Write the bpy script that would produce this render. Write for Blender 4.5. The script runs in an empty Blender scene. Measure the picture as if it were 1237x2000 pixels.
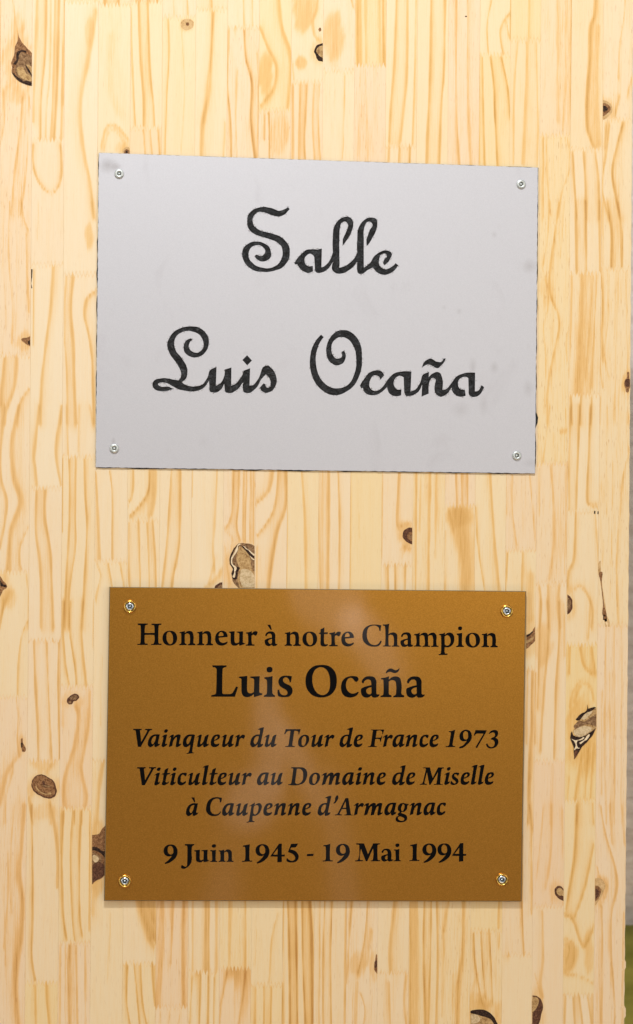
import bpy, math, random, re
import numpy as np
from mathutils import Vector, Matrix
from mathutils.geometry import tessellate_polygon
random.seed(7); rng = np.random.default_rng(7)
S = bpy.context.scene
COL = S.collection

# ---------------------------------------------------------------- camera
PX = 0.692 / 2000.0                      # metres of wall per photograph pixel at the centre
D = 1.5
YAW, ROLL = math.radians(5.4), math.radians(0.55)
cam_d = bpy.data.cameras.new('camera'); cam = bpy.data.objects.new('camera', cam_d); COL.objects.link(cam)
cam_d.sensor_fit = 'VERTICAL'; cam_d.sensor_height = 24.0; cam_d.lens = 24.0 * D / 0.692
cam_d.clip_start = 0.01; cam_d.clip_end = 50
axis = Vector((math.sin(YAW), math.cos(YAW), 0))
CP = -axis * D
R = (Matrix.Rotation(-YAW, 3, 'Z') @ Matrix.Rotation(math.pi / 2, 3, 'X')) @ Matrix.Rotation(ROLL, 3, 'Z')
cam.matrix_world = Matrix.Translation(CP) @ R.to_4x4()
cam_d.dof.use_dof = True; cam_d.dof.focus_distance = D; cam_d.dof.aperture_fstop = 5.6
S.camera = cam
RN = np.array(R)
def W(p, d=0.0):
    """a point measured in the photograph -> a point on the plane lying d metres in front of the panel"""
    p = np.asarray(p, float).reshape(-1, 2)
    k = 0.692 / 2000.0 / D
    v = np.stack([(p[:, 0] - 618.5) * k, -(p[:, 1] - 1000) * k, -np.ones(len(p))], 1) @ RN.T
    t = (-d - CP[1]) / v[:, 1]
    return np.array(CP) + v * t[:, None]

# ---------------------------------------------------------------- light
w = bpy.data.worlds.new('World'); S.world = w; w.use_nodes = True
w.node_tree.nodes['Background'].inputs[0].default_value = (1.0, 0.985, 0.96, 1)
w.node_tree.nodes['Background'].inputs[1].default_value = 0.15
def area(name, loc, target, sx, sy, power, col):
    l = bpy.data.lights.new(name, 'AREA'); l.shape = 'RECTANGLE'; l.size = sx; l.size_y = sy
    l.energy = power; l.color = col
    o = bpy.data.objects.new(name, l); COL.objects.link(o); o.location = loc
    o.rotation_euler = (Vector(target) - Vector(loc)).to_track_quat('-Z', 'Y').to_euler(); return o
area('ceiling_lamp', (-0.15, -0.90, 1.02), (0, 0, -0.10), 0.04, 0.04, 13.5, (0.96, 0.98, 1.0))
area('ceiling_panel', (0.0, -1.3, 1.35), (0, 0, -.1), 1.3, 0.7, 5.5, (0.88, 0.95, 1.0))
area('side_fill_left', (-1.6, -1.4, 0.25), (0, 0, -.1), 1.0, 1.5, 11.0, (1.0, 0.95, 0.87))  # added side fill, no window known there
area('side_fill_right', (1.6, -1.4, 0.25), (0, 0, -.1), 1.0, 1.5, 10.2, (1.0, 0.95, 0.87))  # matching added fill from the other side, source invented
area('low_warm_fill', (0.0, -1.1, -1.25), (0, 0, -.25), 1.2, 0.6, 6.0, (1.0, 0.66, 0.34))  # added warm fill from below, tints the lower part of the panel
area('rear_fill', (0.62, -2.6, 0.42), (0, 0, 0), 0.9, 0.5, 8.5, (1.0, 0.96, 0.90))  # added fill behind the camera, gives the gold plaque its gradient
# added dim lamps behind the camera, imitating a person mirrored in the plaque
for x, z, sx, sy, pw, rot in ((.255, -.145, .13, .15, .060, .5), (.345, -.245, .07, .17, .045, .55), (.30, -.20, .05, .07, .02, 0), (.155, -.40, .05, .22, .045, .1), (.125, -.52, .09, .12, .045, -.6),
                             (.215, -.46, .04, .20, .030, .45), (.30, -.75, .05, .60, .055, .12), (.06, -.80, .07, .40, .045, -.1)):
    o = area('reflection_lamp', (x, -2.5, z), (x - .2, 0, z * .4), sx, sy, pw, (1, .84, .76)); o.data.shape = 'ELLIPSE'
    o.rotation_euler = (o.rotation_euler.to_matrix() @ Matrix.Rotation(rot, 3, 'Z')).to_euler()
S.view_settings.view_transform = 'Standard'; S.view_settings.look = 'None'
S.view_settings.exposure = -0.13; S.view_settings.gamma = 1.0

# ---------------------------------------------------------------- materials
def mat(name):
    m = bpy.data.materials.new(name); m.use_nodes = True
    nt = m.node_tree; return m, nt, nt.nodes['Principled BSDF']
def N(nt, t, **k):
    n = nt.nodes.new(t)
    for a, b in k.items():
        if a.startswith('i_'):
            key = a[2:]; n.inputs[int(key) if key.isdigit() else key.replace('_', ' ')].default_value = b
        else: setattr(n, a, b)
    return n
def L(nt, a, b): nt.links.new(a, b)
def noise(nt, vec, scale, detail=3, rough=.55, dist=0):
    n = N(nt, 'ShaderNodeTexNoise'); n.inputs['Scale'].default_value = scale; n.inputs['Detail'].default_value = detail
    n.inputs['Roughness'].default_value = rough; n.inputs['Distortion'].default_value = dist
    L(nt, vec, n.inputs['Vector']); return n.outputs['Fac']
def mp(nt, vec, sc):
    n = N(nt, 'ShaderNodeMapping'); n.inputs['Scale'].default_value = sc; L(nt, vec, n.inputs['Vector']); return n.outputs[0]
def ramp(nt, fac, stops):
    r = N(nt, 'ShaderNodeValToRGB'); e = r.color_ramp.elements
    while len(e) > 1: e.remove(e[-1])
    e[0].position = stops[0][0]; c = stops[0][1]; e[0].color = (*c, 1) if not isinstance(c, (int, float)) else (c, c, c, 1)
    for p, c in stops[1:]:
        q = e.new(p); q.color = (*c, 1) if not isinstance(c, (int, float)) else (c, c, c, 1)
    L(nt, fac, r.inputs[0]); return r.outputs[0]
def mix(nt, f, a, b, mode='MIX'):
    m = N(nt, 'ShaderNodeMix', data_type='RGBA', blend_type=mode)
    for k, v in ((0, f), (6, a), (7, b)):
        s = m.inputs[k]
        if isinstance(v, bpy.types.NodeSocket): L(nt, v, s)
        elif isinstance(v, (int, float)): s.default_value = v if k == 0 else (v, v, v, 1)
        else: s.default_value = (*v, 1)
    return m.outputs[2]
def mth(nt, op, a, b=None, clamp=False):
    m = N(nt, 'ShaderNodeMath', operation=op, use_clamp=clamp)
    for s, v in ((m.inputs[0], a), (m.inputs[1], b)):
        if v is None: continue
        if isinstance(v, bpy.types.NodeSocket): L(nt, v, s)
        else: s.default_value = v
    return m.outputs[0]
def bump(nt, h, strength, dist, bsdf):
    b = N(nt, 'ShaderNodeBump'); b.inputs['Strength'].default_value = strength; b.inputs['Distance'].default_value = dist
    L(nt, h, b.inputs['Height']); L(nt, b.outputs[0], bsdf.inputs['Normal'])

# pine: the attribute 'wood' holds latewood amount, pinkness, yellowness, fibre density of each strip
def make_pine():
    m, nt, b = mat('pine_wood')
    at = N(nt, 'ShaderNodeAttribute', attribute_name='wood')
    sep = N(nt, 'ShaderNodeSeparateColor'); L(nt, at.outputs['Color'], sep.inputs[0])
    late, pink, yel, fib = sep.outputs[0], sep.outputs[1], sep.outputs[2], at.outputs['Alpha']
    tc = N(nt, 'ShaderNodeTexCoord'); oi = N(nt, 'ShaderNodeObjectInfo')
    add = N(nt, 'ShaderNodeVectorMath', operation='ADD'); L(nt, tc.outputs['Object'], add.inputs[0])
    cmb = N(nt, 'ShaderNodeCombineXYZ'); L(nt, mth(nt, 'MULTIPLY', oi.outputs['Random'], 7.0), cmb.inputs[0]); L(nt, mth(nt, 'MULTIPLY', oi.outputs['Random'], 3.0), cmb.inputs[2])
    L(nt, cmb.outputs[0], add.inputs[1]); V = add.outputs[0]
    n1 = noise(nt, mp(nt, V, (1, 1, .035)), 1300, 3, .65)         # fine fibre
    n2 = noise(nt, mp(nt, V, (1, 1, .06)), 230, 3, .55, .3)     # broad streaks
    n3 = noise(nt, mp(nt, V, (1, 1, .8)), 3500, 2, .6)          # speckle
    n4 = noise(nt, mp(nt, V, (1, 1, .35)), 22, 2, .5)           # patches
    wob = mth(nt, 'MULTIPLY', mth(nt, 'SUBTRACT', n1, .5), mth(nt, 'ADD', mth(nt, 'MULTIPLY', fib, 1.3), .34))
    wob2 = mth(nt, 'MULTIPLY', mth(nt, 'SUBTRACT', n2, .5), mth(nt, 'ADD', mth(nt, 'MULTIPLY', fib, .7), .17))
    wob3 = mth(nt, 'MULTIPLY', mth(nt, 'SUBTRACT', n3, .5), .42)
    v = mth(nt, 'ADD', mth(nt, 'ADD', mth(nt, 'ADD', mth(nt, 'MULTIPLY', late, .92), .05), wob), mth(nt, 'ADD', wob2, wob3), True)
    c = ramp(nt, v, [(0, (.80, .652, .448)), (.20, (.795, .615, .380)), (.50, (.765, .500, .220)), (.80, (.655, .385, .130)), (1, (.49, .245, .066))])
    c = mix(nt, mth(nt, 'MULTIPLY', pink, .8), c, mix(nt, 1, c, (.98, .865, .80), 'MULTIPLY'))
    c = mix(nt, mth(nt, 'MULTIPLY', yel, .9), c, mix(nt, 1, c, (.99, .915, .67), 'MULTIPLY'))
    c = mix(nt, mth(nt, 'MULTIPLY', n4, .10), c, mix(nt, 1, c, (.93, .84, .72), 'MULTIPLY'))
    dash = noise(nt, mp(nt, V, (1, 1, .09)), 1500, 1, .4)       # resin canals: short brown dashes
    dm = mth(nt, 'MULTIPLY', ramp(nt, dash, [(.66, 0), (.72, 1)]), mth(nt, 'ADD', mth(nt, 'MULTIPLY', fib, .55), .05))
    c = mix(nt, dm, c, mix(nt, 1, c, (.72, .52, .36), 'MULTIPLY'))
    L(nt, c, b.inputs['Base Color']); b.inputs['Roughness'].default_value = .55
    b.inputs['Specular IOR Level'].default_value = .25
    h = mth(nt, 'ADD', mth(nt, 'ADD', n1, mth(nt, 'MULTIPLY', n3, .6)), mth(nt, 'MULTIPLY', late, .8))
    bump(nt, h, .35, .00012, b); return m
PINE = make_pine()

def mottled(name, base, dark, light, scale=600, rough=.7, stretch=(1, 1, 1), contrast=.5):
    m, nt, b = mat(name); tc = N(nt, 'ShaderNodeTexCoord'); V = mp(nt, tc.outputs['Object'], stretch)
    n1 = noise(nt, V, scale, 5, .7, .6); n2 = noise(nt, V, scale * 3.2, 3, .6)
    v = mth(nt, 'ADD', mth(nt, 'MULTIPLY', n1, .7), mth(nt, 'MULTIPLY', n2, .3))
    c = ramp(nt, v, [(.5 - .28 * contrast * .9, dark), (.5, base), (.5 + .3 * contrast, light)])
    L(nt, c, b.inputs['Base Color']); b.inputs['Roughness'].default_value = rough; b.inputs['Specular IOR Level'].default_value = .08
    bump(nt, v, .6, .0004, b); return m
KM = {
    'd': mottled('knot_bark', (.030, .017, .013), (.008, .005, .005), (.11, .06, .035), 900),
    'b': mottled('knot_brown', (.25, .118, .050), (.09, .036, .017), (.44, .245, .11), 600),
    'g': mottled('knot_grey_brown', (.235, .130, .062), (.070, .032, .016), (.40, .25, .125), 500),
    't': mottled('knot_tan', (.46, .285, .120), (.20, .098, .036), (.62, .42, .20), 400),
    'l': mottled('knot_light_heart', (.60, .45, .26), (.40, .27, .13), (.72, .56, .36), 400),
    'c': mottled('knot_resin_streak', (.78, .62, .40), (.60, .42, .24), (.84, .70, .50), 800),
    'r': mottled('knot_red_brown', (.105, .045, .026), (.035, .016, .012), (.23, .11, .06), 900),
}
HALO = True
KM['f'] = mottled('knot_pale', (.60, .385, .175), (.42, .235, .09), (.70, .49, .26), 420)

def make_steel():
    m, nt, b = mat('grey_painted_steel'); tc = N(nt, 'ShaderNodeTexCoord'); V = tc.outputs['Object']
    n1 = noise(nt, V, 2600, 2, .6); n2 = noise(nt, V, 9, 4, .6, .4); n3 = noise(nt, mp(nt, V, (1, 1, .6)), 38, 4, .6, .8)
    c = mix(nt, mth(nt, 'MULTIPLY', mth(nt, 'SUBTRACT', n1, .28), .7), (.595, .578, .595), (.36, .352, .368))
    c = mix(nt, mth(nt, 'MULTIPLY', n2, .45), c, mix(nt, 1, c, (.97, .99, 1.0), 'MULTIPLY'))
    sm = ramp(nt, n3, [(.60, 0), (.72, 1)])                       # finger smudges
    c = mix(nt, mth(nt, 'MULTIPLY', sm, .30), c, mix(nt, 1, c, (.86, .84, .84), 'MULTIPLY'))
    # handled corner and finger marks, fixed spots on the plate
    for (px, py, rx, ry, s) in STAINS:
        p = W([(px, py)], .0015)[0]
        sub = N(nt, 'ShaderNodeVectorMath', operation='SUBTRACT'); L(nt, V, sub.inputs[0]); sub.inputs[1].default_value = p - STEEL_O
        sc = N(nt, 'ShaderNodeVectorMath', operation='MULTIPLY'); L(nt, sub.outputs[0], sc.inputs[0]); sc.inputs[1].default_value = (1 / (rx * PX), 0, 1 / (ry * PX))
        ln = N(nt, 'ShaderNodeVectorMath', operation='LENGTH'); L(nt, sc.outputs[0], ln.inputs[0])
        f = mth(nt, 'SUBTRACT', mth(nt, 'SUBTRACT', 1.25, ln.outputs['Value']), mth(nt, 'MULTIPLY', n3, .9), True)
        c = mix(nt, mth(nt, 'MULTIPLY', f, s), c, mix(nt, 1, c, (.62, .585, .56), 'MULTIPLY'))
    L(nt, c, b.inputs['Base Color']); b.inputs['Metallic'].default_value = .45
    b.inputs['Roughness'].default_value = .5; b.inputs['Specular IOR Level'].default_value = .35
    bump(nt, n1, .22, .0001, b); return m
STAINS = [(212, 322, 26, 22, .75), (228, 326, 14, 10, .6), (1035, 520, 26, 22, .55), (924, 715, 12, 26, .45), (966, 718, 14, 20, .5), (900, 800, 30, 26, .35),
          (945, 790, 16, 34, .35), (897, 608, 9, 9, .4), (868, 600, 8, 7, .35), (966, 458, 10, 12, .4), (1036, 905, 26, 14, .3), (480, 690, 10, 6, .2), (1032, 758, 14, 22, .35), (222, 862, 6, 12, .55)]

def make_gold():
    m, nt, b = mat('gold_acrylic'); tc = N(nt, 'ShaderNodeTexCoord'); V = tc.outputs['Object']
    n1 = noise(nt, V, 1250, 4, .8); n2 = noise(nt, V, 5, 2, .5)
    n3 = noise(nt, mp(nt, V, (1, 1, .35)), 14, 4, .6, 1.2)
    c = ramp(nt, n1, [(.28, (.40, .168, .014)), (.5, (.51, .222, .022)), (.74, (.65, .31, .042))])
    L(nt, c, b.inputs['Base Color'])
    b.inputs['Metallic'].default_value = .88; b.inputs['Roughness'].default_value = .35
    b.inputs['Coat Weight'].default_value = 1.0; b.inputs['Coat IOR'].default_value = 1.46
    L(nt, mth(nt, 'ADD', mth(nt, 'MULTIPLY', n3, .10), .01), b.inputs['Coat Roughness'])
    bump(nt, n1, .12, .0001, b); return m
def simple(name, col, rough=.5, metal=0, spec=.5, nz=None, coat=0, bmp=0):
    m, nt, b = mat(name); tc = N(nt, 'ShaderNodeTexCoord'); V = tc.outputs['Object']
    n = noise(nt, V, nz or 800, 3, .6)
    c = mix(nt, n, tuple(x * .82 for x in col), tuple(min(1, x * 1.16) for x in col))
    L(nt, c, b.inputs['Base Color']); b.inputs['Roughness'].default_value = rough; b.inputs['Metallic'].default_value = metal
    b.inputs['Specular IOR Level'].default_value = spec; b.inputs['Coat Weight'].default_value = coat; b.inputs['Coat Roughness'].default_value = .06
    if bmp: bump(nt, n, bmp, .0006, b)
    return m
INK = simple('black_print', (.002, .0016, .0015), .25, spec=.03, coat=.45)
CUTEDGE = simple('dark_cut_edge', (.030, .026, .026), .6)
ACRYLEDGE = simple('acrylic_edge', (.20, .13, .05), .35)
ZINC = simple('zinc_screw', (.58, .60, .57), .42, .75)
ZINC2 = simple('blue_zinc_screw', (.62, .68, .74), .22, .95)
SOCKET = simple('screw_socket', (.10, .13, .12), .25, .9, nz=2500)
BRASS = simple('brass', (.82, .52, .12), .24, 1.0)
def make_foil():
    m, nt, b = mat('black_crumpled_film'); tc = N(nt, 'ShaderNodeTexCoord'); V = tc.outputs['Object']
    n = noise(nt, V, 150, 4, .62, 1.6); n2 = noise(nt, V, 2200, 2, .6)
    c = ramp(nt, n, [(.35, (.008, .008, .008)), (.5, (.016, .016, .017)), (.6, (.010, .010, .011)), (.70, (.05, .05, .05))])  # palest stop paints wrinkle glints into the film colour
    c = mix(nt, mth(nt, 'MULTIPLY', n2, .25), c, (.02, .02, .02))
    L(nt, c, b.inputs['Base Color']); b.inputs['Roughness'].default_value = .4; b.inputs['Specular IOR Level'].default_value = .25
    bump(nt, n, .9, .003, b); return m
FOIL = make_foil()

# ---------------------------------------------------------------- curve helper
TOK = re.compile(r'([sq]?)(-?\d+(?:\.\d+)?)\s+(-?\d+(?:\.\d+)?)')
def trace(txt, n=5):
    """corner points plain, 's' smooth points, 'q' quadratic control points -> closed polyline"""
    P = [(a, float(x), float(y)) for a, x, y in TOK.findall(txt)]
    on = [i for i, p in enumerate(P) if p[0] != 'q']; m = len(on)
    pts = np.array([[P[i][1], P[i][2]] for i in on]); sm = [P[i][0] == 's' for i in on]
    ctl = []
    for k in range(m):
        a, c = on[k], on[(k + 1) % m]
        mid = [P[j % len(P)] for j in range(a + 1, c if c > a else c + len(P))]
        ctl.append(np.array(mid[0][1:]) if mid else None)
    tan = np.zeros_like(pts)
    for k in range(m):
        p0, p1, p2 = pts[k - 1], pts[k], pts[(k + 1) % m]
        if ctl[k - 1] is not None: p0 = ctl[k - 1]
        if ctl[k] is not None: p2 = ctl[k]
        d1 = np.linalg.norm(p1 - p0) + 1e-9; d2 = np.linalg.norm(p2 - p1) + 1e-9
        t = (p1 - p0) / d1 * d2 + (p2 - p1) / d2 * d1; tan[k] = t / (np.linalg.norm(t) + 1e-9)
    out = []
    for k in range(m):
        a, b = pts[k], pts[(k + 1) % m]; sa, sb = sm[k], sm[(k + 1) % m]; ln = np.linalg.norm(b - a)
        if ctl[k] is not None:
            for j in range(n + 1): t = j / (n + 1); out.append((1 - t) ** 2 * a + 2 * t * (1 - t) * ctl[k] + t * t * b)
        elif not sa and not sb: out.append(a)
        else:
            ca = a + tan[k] * ln / 3 if sa else None; cb = b - tan[(k + 1) % m] * ln / 3 if sb else None
            if ca is None: ca = a + (cb - a) * .5
            if cb is None: cb = b + (ca - b) * .5
            for j in range(n):
                t = j / n; out.append((1 - t) ** 3 * a + 3 * (1 - t) ** 2 * t * ca + 3 * (1 - t) * t * t * cb + t ** 3 * b)
    return np.array(out)
def mesh(name, v, f, mats, mi=None, parent=None, loc=None, smooth=False):
    me = bpy.data.meshes.new(name)
    if loc is not None: v = np.asarray(v) - np.asarray(loc)
    me.from_pydata([tuple(map(float, x)) for x in v], [], f)
    for m in mats: me.materials.append(m)
    if mi is not None: me.polygons.foreach_set('material_index', mi)
    if smooth: me.polygons.foreach_set('use_smooth', [True] * len(f))
    me.update(); o = bpy.data.objects.new(name, me); COL.objects.link(o)
    if parent is not None: o.parent = parent
    return o
def area2(p): return .5 * float(np.sum(p[:, 0] * np.roll(p[:, 1], -1) - np.roll(p[:, 0], -1) * p[:, 1]))
def slab(loops, d_front, d_back, off=0, sides=True, fmat=0, smat=0):
    """loops in photograph pixels -> front face at depth d_front and side walls back to d_back"""
    v = []; f = []; mi = []
    polys = [[Vector((x, y, 0)) for x, y in l] for l in loops]
    base = off; flat = np.concatenate(loops)
    vf = W(flat, d_front)
    tri = tessellate_polygon(polys)
    v.extend(vf)
    for t in tri:
        a, b, c = (flat[i] for i in t)
        cr = (b[0] - a[0]) * (c[1] - a[1]) - (b[1] - a[1]) * (c[0] - a[0])
        if abs(cr) < 1e-9: continue
        t = tuple(t) if cr < 0 else tuple(reversed(t))      # face the camera (pixel y runs down)
        f.append(tuple(base + i for i in t)); mi.append(fmat)
    if sides:
        nb = len(flat); v.extend(vf + np.array([0, d_front - d_back, 0])); s = 0
        for l in loops:
            n = len(l); outer = area2(l) > 0
            if l is not loops[0]: outer = area2(l) > 0
            for i in range(n):
                j = (i + 1) % n; q = (base + s + i, base + s + j, base + nb + s + j, base + nb + s + i)
                f.append(q); mi.append(smat)
            s += n
    return v, f, mi
def empty(name, loc, label, cat, **k):
    o = bpy.data.objects.new(name, None); COL.objects.link(o); o.location = loc; o.empty_display_size = .02
    o['label'] = label; o['category'] = cat
    for a, b in k.items(): o[a] = b
    return o

# ================================================================ background
def backdrop():
    m, nt, b = mat('beige_plaster'); tc = N(nt, 'ShaderNodeTexCoord'); V = tc.outputs['Object']
    rot = N(nt, 'ShaderNodeMapping'); rot.inputs['Rotation'].default_value = (0, math.radians(35), 0); rot.inputs['Scale'].default_value = (1, 1, 3.5); L(nt, V, rot.inputs[0])
    n = noise(nt, rot.outputs[0], 38, 3, .6, .5)
    L(nt, ramp(nt, n, [(.35, (.62, .53, .45)), (.65, (.82, .73, .64))]), b.inputs['Base Color']); b.inputs['Roughness'].default_value = .9
    bump(nt, n, .5, .003, b)
    zt = W([(1237, 1818)], -.35)[0][2]
    o = mesh('backdrop_wall', [(-.6, .36, zt - .06), (1.2, .36, zt - .06), (1.2, .36, 1.6), (-.6, .36, 1.6)], [(0, 1, 2, 3)], [m])
    o['kind'] = 'structure'
    g, nt, b = mat('olive_green_fabric'); tc = N(nt, 'ShaderNodeTexCoord'); V = tc.outputs['Object']
    n = noise(nt, mp(nt, V, (.5, 1, 2)), 30, 3, .5)
    L(nt, ramp(nt, n, [(.35, (.25, .235, .03)), (.65, (.38, .345, .06))]), b.inputs['Base Color']); b.inputs['Roughness'].default_value = .8
    # padded bench back: rounded top, shallow horizontal folds
    v = []; f = []; prof = []
    for k in range(40):
        t = k / 39; zt_ = zt - .026
        if k < 10: a = k / 9 * math.pi / 2; prof.append((.355 - .055 * math.sin(a), zt_ + .03 - .03 * (1 - math.cos(a))))
        else:
            z = zt_ - (t - .23) * .55; prof.append((.30 + .010 * math.cos((t - .23) * 42) - .01 + .02 * t, z))
    xs = np.linspace(-.5, 1.1, 12)
    for x in xs:
        for (y, z) in prof: v.append((x, y, z))
    m_ = len(prof)
    for i in range(len(xs) - 1):
        for j in range(m_ - 1): f.append((i * m_ + j, i * m_ + j + 1, (i + 1) * m_ + j + 1, (i + 1) * m_ + j))
    e = (.3, .3, zt - .55)
    o2 = mesh('padded_bench', np.array(v) - np.array(e), f, [g], smooth=True); o2.location = e
    o2['label'] = 'blurred olive green padded surface behind the right edge of the wood panel, low down'; o2['category'] = 'bench'
backdrop()

# ================================================================ pine panel
BT = [-185, -123, -61, 1, 63, 126, 192, 255, 317, 382, 444, 506, 569, 631, 693, 754, 815, 876, 937, 997, 1056, 1116, 1178, 1236]
BM = [-190, -128, -66, -4, 57.5, 121, 185, 249, 312, 374, 436, 498.5, 560.6, 622, 684, 745.7, 806, 869, 928, 988, 1048, 1108, 1169.5, 1229]
BB = [-198, -136, -74, -12, 50, 114, 177, 240, 305, 368, 429, 491, 552, 614, 677, 738, 799, 858, 919, 981, 1040, 1100.5, 1161, 1221]
BT, BM, BB = map(np.array, (BT, BM, BB)); C0 = 3
def bx(i, y):
    y = np.asarray(y, float)
    return np.where(y < 1050, BT[i] + (BM[i] - BT[i]) * (y - 150) / 900, BM[i] + (BB[i] - BM[i]) * (y - 1050) / 800)
YT, YB = -70, 2070
JO = {-3: [300, 800, 1500], -2: [130, 610, 1180, 1700], -1: [420, 905, 1400], 0: [695, 1117, 1362], 1: [273, 517, 953, 1251, 1487, 1920], 2: [4, 536, 892, 1341, 1579, 1842], 3: [9, 480, 1097, 1486], 4: [3, 250, 700, 1016, 1882],
      5: [34, 600, 1400, 1967], 6: [19, 560, 1300, 1899], 7: [54, 700, 1500, 1892], 8: [216, 600, 1350, 1923], 9: [161, 730, 1420], 10: [139, 560, 1300], 11: [127, 640, 1450],
      12: [286, 650, 1103, 1500, 1900], 13: [560, 1300], 14: [420, 988, 1500], 15: [107, 640, 1400, 1818], 16: [78, 600, 1075, 1306, 1865], 17: [265, 905, 1140, 1487, 1770],
      18: [292, 534, 772, 1000, 1260, 1564, 1944], 19: [234, 526, 1221]}
CR = {'T0': (0, 0), 'T1': (400, 0), 'T2': (817, 0), 'L1': (0, 400), 'R1': (817, 400), 'L2': (0, 800), 'M': (400, 850), 'R2': (817, 800), 'L3': (0, 1180), 'R3': (817, 1180), 'L4': (0, 1580), 'B': (400, 1580), 'R4': (817, 1580)}
CS = 2.945
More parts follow.
